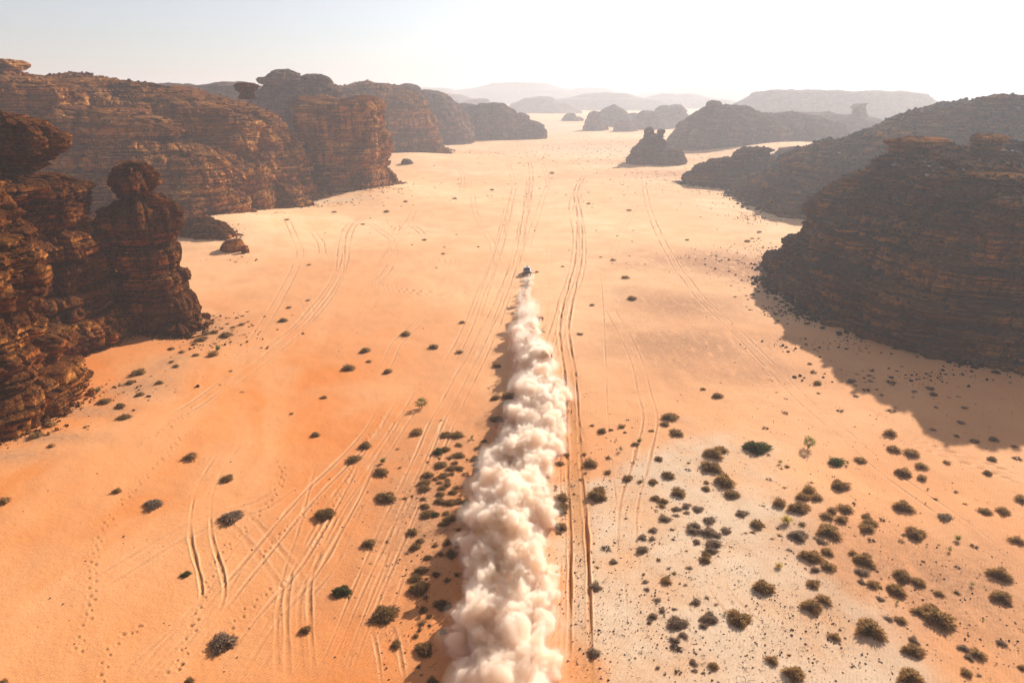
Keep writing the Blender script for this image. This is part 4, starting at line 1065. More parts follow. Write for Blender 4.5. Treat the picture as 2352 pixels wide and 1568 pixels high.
# positions read off the photograph, in several blown-up views: (origin x, origin y, scale) of the view, then (u, v, width, kind)
VIEWS = [
 ((1450, 1000, 3.92), """870 160 160 b;830 235 90 b;945 320 150 b;700 300 55 b;580 385 85 g;530 430 70 b;355 385 40 g;400 470 75 g;410 258 75 b;220 300 85 b;305 290 45 b;118 248 45 b;440 315 35 b;465 190 50 d;275 562 55 b;40 530 50 b;100 620 150 b;515 610 60 d;275 703 75 b;465 765 95 b;590 795 60 b;715 800 90 b;775 578 80 b;860 730 135 b;1040 810 40 d;1300 515 190 o;1385 480 130 o;1285 655 195 b;1415 785 205 o;1710 458 240 G;1240 805 60 b;1235 865 80 b;1490 920 155 b;965 905 160 b;740 960 90 b;820 990 95 b;805 1035 75 b;190 885 150 b;170 945 180 b;940 1065 90 s;1040 1035 90 s;1160 1065 100 s;1040 1100 65 s;945 1130 65 s;835 1160 130 s;750 1085 70 d;1580 1110 105 s;1265 1170 120 s;1130 1225 110 s;1110 1275 140 s;1265 1285 160 s;1345 1325 80 s;1440 1280 95 s;1735 1220 150 b;1960 595 70 g;2030 650 55 b;1915 690 50 d;2235 405 120 T;1820 270 80 d;2015 120 80 d;1950 1000 155 o;2145 1050 200 o;2020 1150 150 Y;2175 1215 75 b;1145 1385 80 s;1300 1400 165 s;1290 1470 110 s;1240 1510 90 b;1230 1560 130 b;715 1270 90 s;710 1350 75 s;610 1340 85 s;610 1460 115 s;255 1440 155 d;100 1487 50 b;1055 680 80 d;1850 770 80 d;2055 1465 80 d"""),
 ((1450, 1307, 3.92), """330 378 80 s;150 620 140 s;625 500 40 s;640 575 55 s;655 645 60 s;845 560 105 o;770 360 55 b;870 445 45 s;1075 440 70 s;1035 610 45 s;755 750 75 s;1140 770 100 s;805 850 75 s;925 840 50 s;715 905 85 s;680 965 60 s;960 970 230 s;1270 930 170 s;1330 800 50 s;1420 870 65 g;1215 1005 90 s;1550 935 255 o;1010 1095 90 s;935 1145 90 s;935 1205 170 d;1800 620 215 o;1500 1105 45 d;1945 400 100 Y;590 1265 60 d;135 1270 120 s;1130 1275 40 s;1305 1400 95 o;1105 1360 80 s;1120 1440 60 s;965 1455 100 d;1205 1465 40 s;765 1415 50 s;1885 1345 130 o;1900 1415 60 d"""),
 ((1960, 1307, 3.92), """285 590 150 o;270 815 185 o;395 745 160 o;265 320 230 o;430 285 120 o;430 420 160 o;305 450 80 s;190 720 60 d;70 820 60 d;440 70 250 o;135 115 170 s;360 180 100 s;300 145 50 s;585 105 70 d;820 50 150 o;860 165 100 d;1145 175 90 d;1285 105 180 o;1275 45 50 g;1700 135 95 g;1620 250 75 g;1400 205 40 g;1860 220 95 d;2290 170 150 o;680 300 95 o;770 355 220 o;755 485 120 s;895 460 95 d;760 580 80 s;870 600 140 o;1160 515 170 o;1310 575 150 o;1105 655 170 o;1110 765 60 g;940 745 85 s;1520 690 80 o;1700 430 80 d;2125 505 220 o;2125 720 190 o;2205 800 100 d;1840 590 70 g;1950 945 35 g;590 580 80 d;1325 865 150 o;1500 910 330 o;840 1020 310 o;1030 940 80 s;1140 950 130 o;935 910 50 d;500 1115 105 o;1270 1150 100 s;1265 1245 200 o;1245 1500 270 o;110 1475 210 o;1765 1220 100 s;1815 1310 90 s;1900 1280 145 o;1780 1460 140 o;1910 1490 60 s;2125 1170 85 s;2330 1410 80 o;2010 1520 60 d;2330 1050 80 d"""),
 ((1960, 1000, 3.92), """1045 325 145 o;1080 478 120 o;1245 520 120 o;515 600 160 G;620 605 60 g;745 588 105 o;1165 705 170 o;1340 643 105 o;1355 763 90 o;1590 608 75 o;1408 865 40 g;1690 352 60 b;1875 400 80 b;2055 382 85 b;2255 452 50 b;2280 560 130 d;2040 575 90 b;1995 710 80 b;1735 220 70 s;1460 290 60 s;1060 100 110 d;1765 72 60 s;560 95 80 d;540 835 170 o;640 810 60 d;240 875 160 o;190 940 150 o;320 955 110 o;600 1060 160 o;475 1080 100 o;420 1135 140 o;565 1165 140 o;810 1140 95 o;840 1195 150 o;965 1165 80 d;1155 1040 200 o;1570 1140 125 s;1970 1085 140 o;2150 1085 140 o;2330 970 120 o;1385 1005 30 g;1335 1100 30 g;485 745 60 d"""),
 ((1020, 1000, 3.92), """140 20 105 T;85 320 120 o;362 340 100 b;475 340 125 b;630 355 70 g;500 437 75 b;370 480 85 b;290 505 110 G;415 563 65 b;505 540 105 b;680 470 60 b;665 570 110 b;745 400 60 b;660 630 60 b;690 685 100 b;460 612 65 b;320 635 140 b;435 665 100 b;510 672 80 b;200 730 130 b;345 740 100 b;425 720 70 b;565 720 130 d;270 770 70 b;165 805 140 b;160 860 120 b;310 808 75 b;390 785 60 b;385 825 80 b;340 858 80 b;480 855 75 b;435 900 85 b;320 920 80 b;150 965 65 b;310 985 130 b;400 1000 110 b;480 990 90 b;560 1000 100 b;160 1035 90 b;185 1115 120 b;265 1120 80 G;410 1160 140 b;370 1110 70 b;355 1212 95 b;45 1285 130 b;365 1275 60 d;655 910 70 b;875 187 115 b;965 20 75 b;490 1270 60 b;70 1430 130 b;110 1380 80 b;265 1420 70 b;385 1395 90 b;490 1395 60 b;430 1500 140 b;320 1510 70 b;190 1540 80 b;480 1440 60 b;1555 530 60 b;1480 618 80 b;1510 950 160 b;1500 1055 180 b;1505 1240 135 b;1480 1300 60 b"""),
 ((1020, 1350, 4.392), """135 325 130 b;80 410 160 b;130 520 230 b;310 375 90 b;190 630 90 d;370 700 190 b;165 760 100 b;235 828 75 b;155 910 80 b;130 980 60 b;90 1045 70 b;175 1190 250 b;115 1390 60 b;145 1480 50 b;270 1550 160 b;430 440 80 b;540 380 80 b;390 1000 90 b;1450 1020 180 b"""),
 ((200, 1107, 2.614), """728 85 100 o;245 315 60 o;485 395 110 s;965 228 95 b;985 480 160 s;1605 465 120 b;1890 655 85 b;690 857 60 G;1715 968 115 G;930 1300 200 s;1475 1215 90 b;1985 1110 185 b;1865 18 75 b;1787 107 85 b;1965 187 105 b;1980 108 60 g;2000 350 125 b;715 1555 60 b;2065 1315 70 b"""),
 ((0, 0, .91875), """725 998 20 b;743 912 16 b;670 950 10 b;556 900 14 d;800 845 32 b;838 805 22 b;847 830 14 b;890 853 20 b;932 767 22 b;997 797 22 b;1056 808 16 b;1062 740 14 b;650 736 20 b;664 706 12 b;707 690 11 b;710 608 10 b;1141 840 20 b;1140 913 20 b;1168 910 28 b;1140 962 26 b;1332 767 14 b;1360 700 11 b;1452 685 20 b;1437 637 18 b;1407 597 12 b;1445 483 12 b;1578 551 10 b;1647 908 24 b;1615 893 14 b;1878 880 16 b;1233 625 9 b;1292 612 8 b;975 551 11 b;1018 583 9 b;1130 436 10 b;1045 456 10 b;888 486 13 b;833 515 9 b;768 487 10 b;660 505 10 b;1268 398 11 b;1352 468 10 b;932 463 10 b;10 1150 30 o;5 1568 30 o"""),
 ((0, 500, 2.53), """1350 975 60 o;1380 930 60 g;1355 835 50 b;1430 855 75 b;1275 880 70 b;1240 980 40 b;1150 960 40 b;1115 1050 45 b;1085 1022 35 b;1230 910 35 b;1305 845 50 b;880 1090 80 b;825 1155 50 b;1010 1155 50 b;665 1270 90 b;620 1195 65 g;765 1303 55 b;885 1230 50 b;785 1370 85 b;235 1487 75 o;320 1420 60 o;550 1430 50 d;325 1552 45 o;110 1490 50 o;1175 465 35 b;1530 787 40 b;1475 805 30 b;1350 765 20 b;1090 940 40 b"""),
 ((1840, 500, 2.529), """515 1157 50 o;485 1085 38 b;465 1035 28 b;725 1145 50 s;840 1108 35 s;850 1145 35 s;985 1150 80 d;820 1195 65 d;755 1237 35 s;920 1232 30 s;1125 1210 35 s;1230 1190 50 s;1250 1230 50 s;1405 1240 40 d;1265 1310 30 s;250 722 35 b;155 498 45 b;172 410 25 b;123 438 28 b;105 598 30 b;70 260 35 b;200 610 30 g;148 202 28 b;102 243 22 b;315 1255 40 d;315 1343 45 d;185 1437 40 d;655 1327 60 d"""),
]
def region(px, py):
    if px < 640 and py > 660 and px < 740 - (py - 700) * .9: return "below the left hand rocks"
    if py < 640: return "far beyond the car"
    if 1700 < px < 1900 and py < 760: return "at the dark hill's foot"
    if px > 1780 and py < 985: return "near the dark hill's shadow"
    if 1240 <= px <= 1322 and py > 985: return "between dust and worn lane"
    if 880 <= px < 1240 and py > 960:
        return "left of the dust's top" if py < 1180 else ("left of the dust's middle" if py < 1350 else "left of the lowest dust")
    if px < 900 and py > 960: return "on bare orange sand"
    if 1322 < px < 1720 + (py - 1000) * .25 and py > 960:
        return "just right of the lane" if px < 1460 else ("on the silt's far end" if py < 1180 else ("on the silt's middle" if py < 1370 else "on the silt's near end"))
    if px >= 1720 and py > 960:
        if py < 1180: return "below the hill's shadow"
        return "on sand right of silt" if py < 1370 else "in the lower right corner"
    return "beside the dust's thin part"

KINDNAME = {'b': ("dry_shrub", "brown", "shrub"), 'o': ("dry_shrub", "olive", "shrub"), 's': ("dry_shrub", "grey", "shrub"), 'G': ("green_shrub", "dark green", "shrub"),
            'g': ("green_shrub", "green", "upright bush"), 'T': ("desert_tree", "pale green", "little tree"), 'Y': ("green_shrub", "yellow", "tufted bush"), 'd': ("dead_shrub", "dead", "twig clump")}
ALL = []
for (ox, oy, k), txt in VIEWS:
    for e in txt.split(";"):
        u, v, w, kd = e.split()
        sx = ox + float(u) / k; sy = oy + float(v) / k; sw = float(w) / k
        ALL.append([sx * .91875, sy * .91875, sw * .91875, kd])
ALL.sort(key=lambda a: -a[2])
KEPT = []
for a in ALL:
    if all(math.hypot(a[0] - b[0], (a[1] - b[1]) * 1.6) > .20 * (a[2] + b[2]) * .8 for b in KEPT): KEPT.append(a)

def plural(s): return s + "s"
def make_labels(items):
    recs = []
    for it in items:
        px, py, w, kd = it
        sz = "very large" if w > 58 else "large" if w > 42 else "medium" if w > 26 else "small" if w > 14 else "tiny"
        near = None; best = 1e9
        for o in items:
            if o is it: continue
            dx, dy = o[0] - px, (o[1] - py) * 1.5
            d = math.hypot(dx, dy) / (w + o[2])
            if d < best: best, near = d, (o, dx, dy)
        nb = ""
        if best < .95:
            o, dx, dy = near
            side = ("right" if dx > 0 else "left") if abs(dx) > abs(dy) else ("near side" if dy > 0 else "far side")
            rel = "bigger" if o[2] > w * 1.15 else "smaller" if o[2] < w * .87 else "similar"
            nb = f"{rel} one at {side}"
        elif best > 2.2: nb = "alone"
        recs.append([sz, KINDNAME[kd][1] + " " + KINDNAME[kd][2], region(px, py), nb, py, px])
    words = ["nearest", "second nearest", "third nearest", "fourth nearest", "fifth nearest", "sixth nearest", "seventh nearest", "eighth nearest"] + ["%dth nearest" % i for i in range(9, 60)]
    labels = [None] * len(items)
    groups = {}
    for i, r in enumerate(recs): groups.setdefault((r[0], r[1], r[2]), []).append(i)
    for key, idx in groups.items():
        sz, nm, rg = key
        if len(idx) == 1:
            nb = recs[idx[0]][3]; L = f"{sz} {nm} {rg}"
            labels[idx[0]] = L
            continue
        sub = {}
        for i in idx: sub.setdefault(recs[i][3], []).append(i)
        for nb, ii in sub.items():
            ii.sort(key=lambda i: -recs[i][4])
            t = ("" if not nb else (", " + nb if nb == "alone" else ", " + nb))
            for k, i in enumerate(ii):
                if len(ii) == 1: labels[i] = f"{sz} {nm} {rg}{t}" if t else f"{sz} {nm} {rg}"
                else: labels[i] = f"{words[k]} {sz} {nm} {rg}{t}"
    return labels

def place_shrubs():
    labels = make_labels(KEPT)
    rng = random.Random(99)
    proto = {}
    for (px, py, w, kd), lab in zip(KEPT, labels):
        lift = {'T': .55, 'g': .38, 'Y': .35}.get(kd, .10) * w
        x, y, z = unproject(px, py + lift)
        d = view_depth(x, y, z)
        R = w / FPX * d / 2 * {'T': 1.0, 'g': .95, 'Y': 1.0, 'd': 1.05}.get(kd, 1.0)
        size = "big" if w > 38 else "mid" if w > 18 else "small"
        v = rng.randrange(3)
        R *= 1.12 if w < 30 else (.95 if w < 50 else .86)
        sc = (R * rng.uniform(.95, 1.08), R * rng.uniform(.85, 1.1), R * rng.uniform(.85, 1.12))
        rz = rng.uniform(0, 6.28)
        nm = KINDNAME[kd][0]; cat = {'T': "tree"}.get(kd, "shrub")
        grp = {'T': "little green desert trees", 'd': "dead twig clumps on the sand", 'g': "green bushes on the sand", 'Y': "yellow tufted bushes"}.get(kd, "desert shrubs dotted over the sand")
        if w > 30 or kd == 'T':
            root = link(nm, None, label=lab, cat=cat, group=grp, loc=(x, y, z)); root.empty_display_size = .2
            root.scale = sc; root.rotation_euler = (0, 0, rz)
            c = link("crown", CROWNS[kd, size][v], parent=root)
            s = link("trunk" if kd == 'T' else "stem", STEMS[kd == 'T'][v % 2], parent=root)
        else:
            o = link(nm, CROWNS[kd, size][v], label=lab, cat=cat, group=grp, loc=(x, y, z))
            o.scale = sc; o.rotation_euler = (0, 0, rz)
place_shrubs()

def scrub_stuff():
    """the countless specks of brush beyond the car and near the rocks: one mass"""
    rng = np.random.RandomState(44)
    spots = [(1480, 372, 70, 45, 210), (1350, 345, 60, 60, 130), (1620, 400, 45, 24, 110), (1300, 320, 70, 110, 120), (1100, 352, 40, 24, 26), (1700, 365, 50, 50, 50), (1600, 345, 60, 60, 50),
             (1760, 560, 7, 14, 22), (1400, 440, 90, 60, 34), (1250, 430, 70, 60, 20), (1650, 480, 24, 26, 22), (1740, 600, 8, 14, 22), (1750, 680, 7, 9, 16), (1000, 440, 36, 50, 18), (1050, 560, 40, 40, 14), (1450, 560, 40, 40, 12), (1250, 280, 90, 160, 60),
             (880, 434, 13, 8, 46), (780, 470, 22, 6, 34), (640, 490, 8, 6, 8), (520, 745, 8, 8, 26), (330, 880, 14, 6, 12), (1620, 1150, 14, 16, 30), (2100, 1250, 26, 26, 30), (1000, 1150, 7, 14, 30), (2050, 900, 26, 8, 26)]
    V, T, off = [], [], 0
    src = []
    for k in "bs":
        me = CROWNS[k, "small"][0]
        v = np.zeros(len(me.vertices) * 3, F32); me.vertices.foreach_get("co", v); v = v.reshape(-1, 3)
        t = np.array([p.vertices[:] for p in me.polygons]); src.append((v, t))
    # thin out each clump to a third of its blades
    out_v, out_t = [], []
    for (px, py, ra, rl, n) in spots:
        cx, cy, _ = unproject(px, py)
        for i in range(n):
            x = cx + rng.randn() * ra * .6; y = cy + rng.randn() * rl * .6
            z = float(dune(x, y)); R = rng.uniform(.14, .36) + .0011 * min(y, 500) * rng.uniform(.4, 1)
            v, t = src[rng.randint(2)]
            sel = np.concatenate([t[rng.randint(0, 60):120:2] if False else t[:90], t[-96:]])
            a = rng.uniform(0, 6.28); c, s = math.cos(a), math.sin(a)
            vv = np.stack([(v[:, 0] * c - v[:, 1] * s) * R + x, (v[:, 0] * s + v[:, 1] * c) * R + y, v[:, 2] * R + z], 1)
            out_v.append(vv); out_t.append(sel + off); off += len(vv)
    link("scrub", mesh_np("scrub", np.vstack(out_v), np.vstack(out_t), MF['b']), kind="stuff", label="specks of dry brush over the far sand")
scrub_stuff()

# ------------------------------------------------------------------ the rally car
def prism(sections):
    """loft closed sections (list of (n,3) arrays) with end caps"""
    n = len(sections[0]); V = np.vstack(sections); F = []
    for i in range(len(sections) - 1):
        for k in range(n):
            F.append((i * n + k, i * n + (k + 1) % n, (i + 1) * n + (k + 1) % n, (i + 1) * n + k))
    return V, F, [tuple(reversed(range(n))), tuple(range((len(sections) - 1) * n, len(sections) * n))]

def pobj(name, parts, mat, parent, bevel=0.0):
    import bmesh
    bm = bmesh.new()
    for V, Fs in parts:
        vs_ = [bm.verts.new(tuple(map(float, v))) for v in V]
        for f in Fs:
            try: bm.faces.new([vs_[i] for i in f])
            except ValueError: pass
    bmesh.ops.recalc_face_normals(bm, faces=bm.faces)
    if bevel:
        bmesh.ops.bevel(bm, geom=[e for e in bm.edges if len(e.link_faces) == 2 and e.calc_face_angle(0) > .5], offset=bevel, segments=2, affect='EDGES', clamp_overlap=True)
    me = bpy.data.meshes.new(name); bm.to_mesh(me); bm.free(); me.materials.append(mat)
    return link(name, me, parent=parent)

def box(x0, x1, y0, y1, z0, z1, tx=0, ty=0):
    V = [(x0, y0, z0), (x1, y0, z0), (x1, y1, z0), (x0, y1, z0), (x0 + tx, y0 + ty, z1), (x1 - tx, y0 + ty, z1), (x1 - tx, y1 - ty, z1), (x0 + tx, y1 - ty, z1)]
    return V, [(0, 3, 2, 1), (4, 5, 6, 7), (0, 1, 5, 4), (1, 2, 6, 5), (2, 3, 7, 6), (3, 0, 4, 7)]

def lathe_x(prof, n=20, cx=0, cy=0, cz=0):
    """rings about the x axis: prof = [(x, radius)]"""
    V, F = [], []
    for (x, r) in prof:
        for k in range(n):
            a = 2 * math.pi * k / n; V.append((cx + x, cy + r * math.cos(a), cz + r * math.sin(a)))
    for i in range(len(prof) - 1):
        for k in range(n): F.append((i * n + k, i * n + (k + 1) % n, (i + 1) * n + (k + 1) % n, (i + 1) * n + k))
    F.append(tuple(range(n))); F.append(tuple((len(prof) - 1) * n + k for k in range(n)))
    return V, F

def bar(a, b, r=.03, n=6):
    a = np.array(a, float); b = np.array(b, float); d = (b - a) / np.linalg.norm(b - a)
    s = np.cross(d, (.2, .3, 1)); s /= np.linalg.norm(s); t = np.cross(d, s)
    V = [tuple(p + (s * math.cos(2 * math.pi * k / n) + t * math.sin(2 * math.pi * k / n)) * r) for p in (a, b) for k in range(n)]
    return V, [(k, (k + 1) % n, n + (k + 1) % n, n + k) for k in range(n)] + [tuple(range(n)), tuple(range(n, 2 * n))]

def rally_car():
    x, y, z = unproject(1211, 634)
    car = link("rally_car", None, label="small white off road rally buggy with a black rear speeding away ahead of the dust", cat="car", loc=(x, y + 1.9, z))
    car.rotation_euler = (0, 0, math.radians(-2)); car.empty_display_size = .5
    car.scale = (1.06, 1.06, 1.06)
    white = plain("dusty_white_paint", (.78, .77, .74), .35, vary=.06); black = plain("black_plastic", (.02, .02, .022), .5, vary=.3)
    glass = plain("dark_glass", (.015, .018, .02), .08, vary=.1); red = plain("red_panel", (.32, .012, .012), .4, vary=.2)
    rubber = plain("tyre_rubber", (.025, .022, .02), .85, vary=.3); alloy = plain("grey_wheel", (.25, .25, .26), .35, .7, vary=.1); dustm = plain("grey_steel", (.12, .12, .13), .5, .6)
    # body: nose, sills, wide arches, tail (car heads +y)
    def sec(yv, w, zb, zt, t=.12):
        return np.array([(-w, yv, zb), (w, yv, zb), (w, yv, zt - t), (w - t, yv, zt), (-w + t, yv, zt), (-w, yv, zt - t)])
    V, F, C = prism([sec(-1.75, .72, .55, 1.12), sec(-1.2, .92, .45, 1.22), sec(-.5, .80, .38, 1.10), (sec(.5, .78, .38, 1.02)), sec(1.1, .93, .45, 1.08), sec(1.75, .80, .50, .88), sec(1.98, .55, .55, .70)])
    pobj("body", [(V, F + C)], white, car, .03)
    V, F, C = prism([sec(-1.0, .62, 1.1, 1.40), sec(-.62, .64, 1.05, 1.74), sec(.25, .62, 1.02, 1.76), sec(.95, .60, 1.0, 1.12)])
    pobj("cabin", [(V, F + C)], black, car, .02)
    roof = pobj("roof", [box(-.66, .66, -.78, .32, 1.765, 1.84, .07, .08)], white, car, .02)
    pobj("roof_scoop", [box(-.2, .2, -.55, .05, 1.842, 1.98, .05, .08)], black, roof, .02)
    pobj("windscreen", [([(-.53, .30, 1.74), (.53, .30, 1.74), (.55, .93, 1.17), (-.55, .93, 1.17), (-.53, .33, 1.76), (.53, .33, 1.76), (.55, .96, 1.19), (-.55, .96, 1.19)], [(0, 3, 2, 1), (4, 5, 6, 7), (0, 1, 5, 4), (1, 2, 6, 5), (2, 3, 7, 6), (3, 0, 4, 7)])], glass, car)
    for s in (-1, 1):
        pobj("side_window", [box(s * .665 - .012, s * .665 + .012, -.55, .35, 1.22, 1.66)], glass, car)
        pobj("roof_pillar", [bar((s * .64, -.72, 1.76), (s * .72, -1.55, 1.18), .045)], white, car)
        pobj("rear_arch", [box(s * .86 - .16, s * .86 + .16, -1.72, -.72, .88, 1.16, .05, .16)], white, car, .03)
        pobj("front_arch", [box(s * .86 - .15, s * .86 + .15, .72, 1.72, .86, 1.08, .05, .16)], white, car, .03)
        pobj("tail_light", [box(s * .58 - .10, s * .58 + .10, -1.80, -1.74, .96, 1.06)], red, car, .01)
        pobj("mud_flap", [box(s * .80 - .15, s * .80 + .15, -1.80, -1.775, .25, .72)], black, car)
        pobj("mirror", [box(s * .84 - .09, s * .84 + .09, .42, .52, 1.18, 1.32)], white, car, .01)
        for yv in (-1.22, 1.22):
            w = pobj("wheel", [lathe_x([(-.14, .30), (-.14, .37), (-.10, .41), (.10, .41), (.14, .37), (.14, .30)], cx=s * .84, cy=yv, cz=.41)], rubber, car)
            pobj("rim", [lathe_x([(-.145, .24), (-.15, .22), (.15, .22), (.145, .24)], 14, cx=s * .84, cy=yv, cz=.41)], alloy, w)
    # open black tail with the spare wheels lying in it
    pobj("rear_panel", [box(-.70, .70, -1.79, -1.755, .55, 1.08)], black, car, .01)
    pobj("engine_cover", [box(-.42, .42, -1.55, -.98, 1.225, 1.42, .08, .12)], red, car, .03)
    for s in (-1, 1):
        V, F = lathe_x([(-.13, .28), (-.13, .36), (.13, .36), (.13, .28)], 16)
        V = [(s * .40 + p[1] * .95, -1.42 + p[2] * .5, 1.36 + p[0]) for p in V]
        pobj("spare_wheel", [(V, F)], rubber, car)
    pobj("rear_bumper", [bar((-.75, -1.88, .60), (.75, -1.88, .60), .04), bar((-.5, -1.88, .60), (-.5, -1.7, .7), .03), bar((.5, -1.88, .60), (.5, -1.7, .7), .03)], dustm, car)
    pobj("aerial", [bar((.35, -.5, 1.84), (.33, -.8, 2.55), .010)], black, car)
    pobj("spoiler", [box(-.60, .60, -1.02, -.80, 1.80, 1.84)], white, car, .01)
rally_car()

# ------------------------------------------------------------------ the dust it raises
# outline of the cloud in the picture: (row, left edge, right edge)
PLUME = [(640, 1199, 1222), (670, 1188, 1228), (700, 1178, 1235), (735, 1172, 1240), (770, 1167, 1250), (800, 1168, 1258), (830, 1176, 1275), (860, 1178, 1296), (890, 1170, 1302), (930, 1165, 1306), (965, 1165, 1314),
         (990, 1155, 1305), (1025, 1125, 1298), (1060, 1102, 1290), (1095, 1100, 1280), (1130, 1092, 1278), (1165, 1085, 1286), (1200, 1073, 1296), (1240, 1066, 1290), (1280, 1062, 1300), (1320, 1056, 1300), (1360, 1042, 1295),
         (1400, 1036, 1300), (1440, 1018, 1296), (1480, 1005, 1288), (1520, 1008, 1285), (1568, 1014, 1292), (1640, 1010, 1300), (1720, 1000, 1300)]

def puff_mesh(puffs, voxel, seed, bump, swell=0.0):
    """swallow all puffs into one closed billowing skin"""
    import bmesh
    V, F, off = [], [], 0
    bm = bmesh.new(); bmesh.ops.create_icosphere(bm, subdivisions=3, radius=1.0)
    bv = np.array([v.co[:] for v in bm.verts]); bf = np.array([[v.index for v in f.verts] for f in bm.faces]); bm.free()
    rng = np.random.RandomState(seed)
    for (x, y, z, r, sx) in puffs:
        v = bv * np.array([r * sx, r, r * .86]) + np.array([x, y, z])
        V.append(v); F.append(bf + off); off += len(v)
    me = mesh_np("puffs_tmp", np.vstack(V), np.vstack(F))
    ob = bpy.data.objects.new("puffs_tmp", me); COL.objects.link(ob)
    md = ob.modifiers.new("remesh", 'REMESH'); md.mode = 'VOXEL'; md.voxel_size = voxel; md.adaptivity = 0
    dg = bpy.context.evaluated_depsgraph_get(); dg.update()
    ev = ob.evaluated_get(dg).to_mesh()
    n = len(ev.vertices); co = np.zeros(n * 3, F32); ev.vertices.foreach_get("co", co); co = co.reshape(-1, 3).copy()
    no = np.zeros(n * 3, F32); ev.vertices.foreach_get("normal", no); no = no.reshape(-1, 3).copy()
    m = len(ev.polygons); tot = np.zeros(m, np.int32); ev.polygons.foreach_get("loop_total", tot)
    lv = np.zeros(len(ev.loops), np.int32); ev.loops.foreach_get("vertex_index", lv)
    ob.evaluated_get(dg).to_mesh_clear()
    bpy.data.objects.remove(ob, do_unlink=True); bpy.data.meshes.remove(me)
    faces = []
    st = np.concatenate([[0], np.cumsum(tot)[:-1]])
    for k in (3, 4):
        s = st[tot == k]
        if len(s): faces.append(np.stack([lv[s + i] for i in range(k)], 1))
    # cauliflower: rounded bumps at several sizes, sharp creases between them
    x, y, z = co.T
    def billow(f, sd):
        w = .35 * np.stack([vnoise(x * f * .6, y * f * .6, z * f * .6, sd + 30 + i) for i in range(3)])
        return np.abs(vnoise(x * f + w[0], y * f + w[1], z * f + w[2], sd))
    b = 1.0 * billow(.45, seed) + .55 * billow(1.2, seed + 1) + .34 * billow(2.6, seed + 2) + .16 * billow(5.5, seed + 3) + .45 * fbm(x * .8, y * .8, z * .8, 4, seed + 9)
    co = co + no * ((b - .42) * bump * 1.6 + swell)[:, None]
    return co, faces

def dust_material(name, density, color, aniso=.25):
    m = bpy.data.materials.new(name); m.use_nodes = True
    nt = m.node_tree; nt.nodes.clear()
    out = nt.nodes.new("ShaderNodeOutputMaterial"); v = nt.nodes.new("ShaderNodeVolumePrincipled")
    v.inputs["Color"].default_value = (*color, 1); v.inputs["Density"].default_value = density; v.inputs["Anisotropy"].default_value = aniso
    nt.links.new(v.outputs[0], out.inputs["Volume"])
    return m

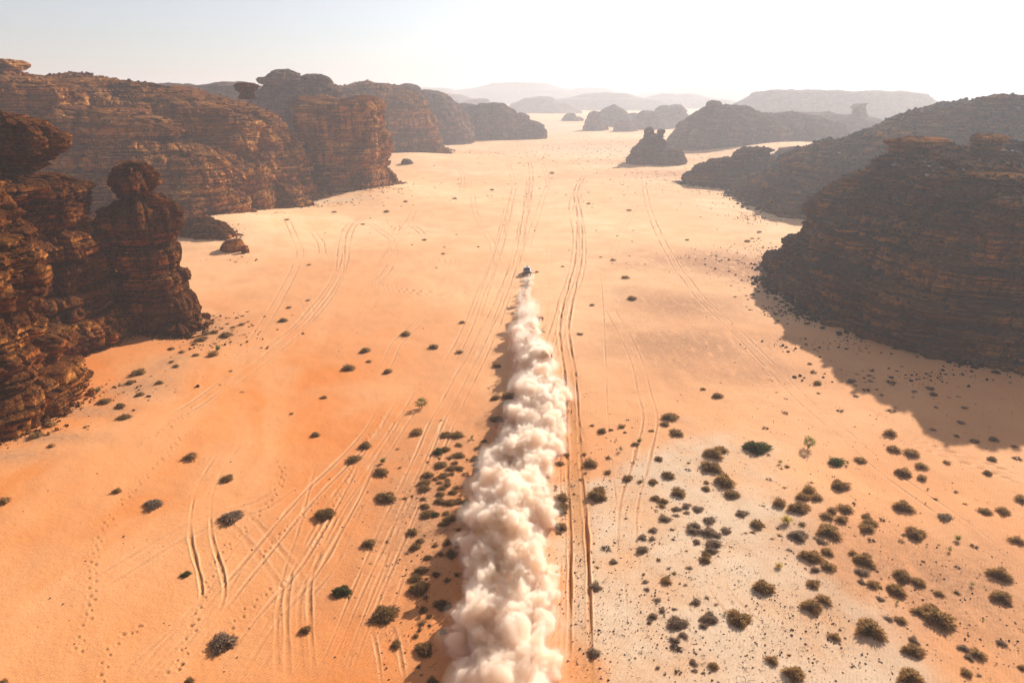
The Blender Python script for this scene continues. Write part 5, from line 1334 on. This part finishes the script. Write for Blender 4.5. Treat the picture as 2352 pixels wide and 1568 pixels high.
DUST = (.992, .905, .800)
def dust_cloud():
    rng = random.Random(17)
    rows = np.array(PLUME, float)
    dense, thin = [], []
    # walk along the ground from just behind the car towards and past the camera's lower edge
    def at_row(r):
        l = np.interp(r, rows[:, 0], rows[:, 1]); rr = np.interp(r, rows[:, 0], rows[:, 2])
        x0, y0, z0 = unproject(l, r); x1, y1, z1 = unproject(rr, r)
        return (x0 + x1) / 2, y0, (z0 + z1) / 2, (x1 - x0) / 2
    ys, cx, hw = [], [], []
    for r in np.linspace(640, 1720, 220):
        c, yv, zz, w = at_row(r); ys.append(yv); cx.append(c); hw.append(w)
    ys = np.array(ys)[::-1]; cx = np.array(cx)[::-1]; hw = np.array(hw)[::-1]
    ystart = ys[-1]; y = ystart
    while y > ys[0] - 2:
        W = float(np.interp(y, ys, hw)) * (.55 + .30 * float(smooth(15, 100, ystart - y))); X = float(np.interp(y, ys, cx)) + .5 * float(vnoise(0, y * .11, 0, 7)); age = (ystart - y) / 40.0
        H = (.8 + 4.0 * (1 - math.exp(-age / 1.3))) * (1 + .3 * float(vnoise(5, y * .16, 0, 9)))
        step = max(.55, W * .19)
        if ystart - y < 62:          # young, thin, streaming from the two rear wheels
            for s in (-1, 1):
                spread = W * .55
                rr = W * rng.uniform(.20, .36)
                thin.append((X + s * spread * rng.uniform(.7, 1.15), y, rr * .8 + rng.uniform(0, .5) * min(1, age * 2) * H * .5, rr, rng.uniform(.8, 1.2)))
                if age > .55 and rng.random() < .5: thin.append((X + rng.uniform(-.6, .6) * W, y, H * rng.uniform(.3, .6), W * rng.uniform(.25, .4), 1.0))
        if ystart - y > 40:
            k = smooth(40, 66, ystart - y)
            for q in range(2):
                if rng.random() > .25 + .75 * float(k): continue
                if float(vnoise(q * 3.3, y * .22, 0, 8))  > .12: continue
                rr = W * rng.uniform(.16, .50) * (.55 + .45 * float(k))
                rr = min(rr, 2.7)
                lat = rng.uniform(-1, 1); lat = math.copysign(abs(lat) ** .8, lat)
                xx = X + lat * max(.1, W - rr * .95)
                top = H * (1 - .45 * abs(lat)) * rng.uniform(.45, 1.0)
                dense.append((xx, y + rng.uniform(-.6, .6), max(rr * .55, top - rr * .7), rr, rng.uniform(.85, 1.25)))
                if rr > 1.0 and rng.random() < .7:
                    a = rng.uniform(0, 6.28); r2 = rr * rng.uniform(.35, .55)
                    dense.append((xx + math.cos(a) * rr * .8, y + math.sin(a) * rr * .8, max(r2 * .5, top - rr * .5 + r2 * .6), r2, 1.0))
        y -= step
    # skirt hugging the ground keeps the body of the cloud together
    y = ystart - 68
    while y > ys[0] - 2:
        W = float(np.interp(y, ys, hw)); X = float(np.interp(y, ys, cx))
        for s in (-.4, .3):
            if rng.random() < .8: dense.append((X + s * W + rng.uniform(-.8, .8), y, .5, min(2.0, W * .32) * rng.uniform(.6, 1.0), 1.15))
        y -= W * .42
    root = link("dust_cloud", None, kind="stuff", label="long billowing plume of pale orange dust trailing behind the rally car")
    v, f = puff_mesh(dense, .13, 401, 1.05, -.10)
    link("dense_billow", mesh_np("dense_billow", v, f, dust_material("dense_dust", 2.2, DUST, .25), flat=False), parent=root, kind="stuff")
    v, f = puff_mesh(dense, .16, 401, 1.1, .10)
    link("soft_billow", mesh_np("soft_billow", v, f, dust_material("soft_dust", .25, DUST, .25), flat=False), parent=root, kind="stuff")
    v, f = puff_mesh(dense, .24, 401, 1.5, .50)
    link("dust_veil", mesh_np("dust_veil", v, f, dust_material("thin_dust", .09, DUST, .3), flat=False), parent=root, kind="stuff")
    v, f = puff_mesh(thin, .12, 431, .9, -.08)
    link("fresh_dust", mesh_np("fresh_dust", v, f, dust_material("fresh_dust", .26, DUST, .3), flat=False), parent=root, kind="stuff")
    v, f = puff_mesh(thin, .2, 431, 1.2, .25)
    link("fresh_veil", mesh_np("fresh_veil", v, f, dust_material("fresh_veil", .06, DUST, .3), flat=False), parent=root, kind="stuff")
dust_cloud()

# ------------------------------------------------------------------ haze
def haze():
    m = bpy.data.materials.new("valley_haze"); m.use_nodes = True
    nt = m.node_tree; nt.nodes.clear()
    out = nt.nodes.new("ShaderNodeOutputMaterial")
    v = nt.nodes.new("ShaderNodeVolumePrincipled")
    v.inputs["Color"].default_value = (0.62, 0.645, 0.69, 1)
    v.inputs["Density"].default_value = HAZE_DENSITY
    v.inputs["Anisotropy"].default_value = 0.34
    nt.links.new(v.outputs[0], out.inputs["Volume"])
    a, b, zlo, zhi = -27000, 27000, -12.0, 112.0
    vs_ = np.array([(x, y, z) for z in (zlo, zhi) for y in (a, b) for x in (a, b)], F32)
    f = np.array([(0, 2, 3, 1), (4, 5, 7, 6), (0, 1, 5, 4), (2, 6, 7, 3), (0, 4, 6, 2), (1, 3, 7, 5)])
    link("haze", mesh_np("haze", vs_, f, m), kind="stuff")
haze()
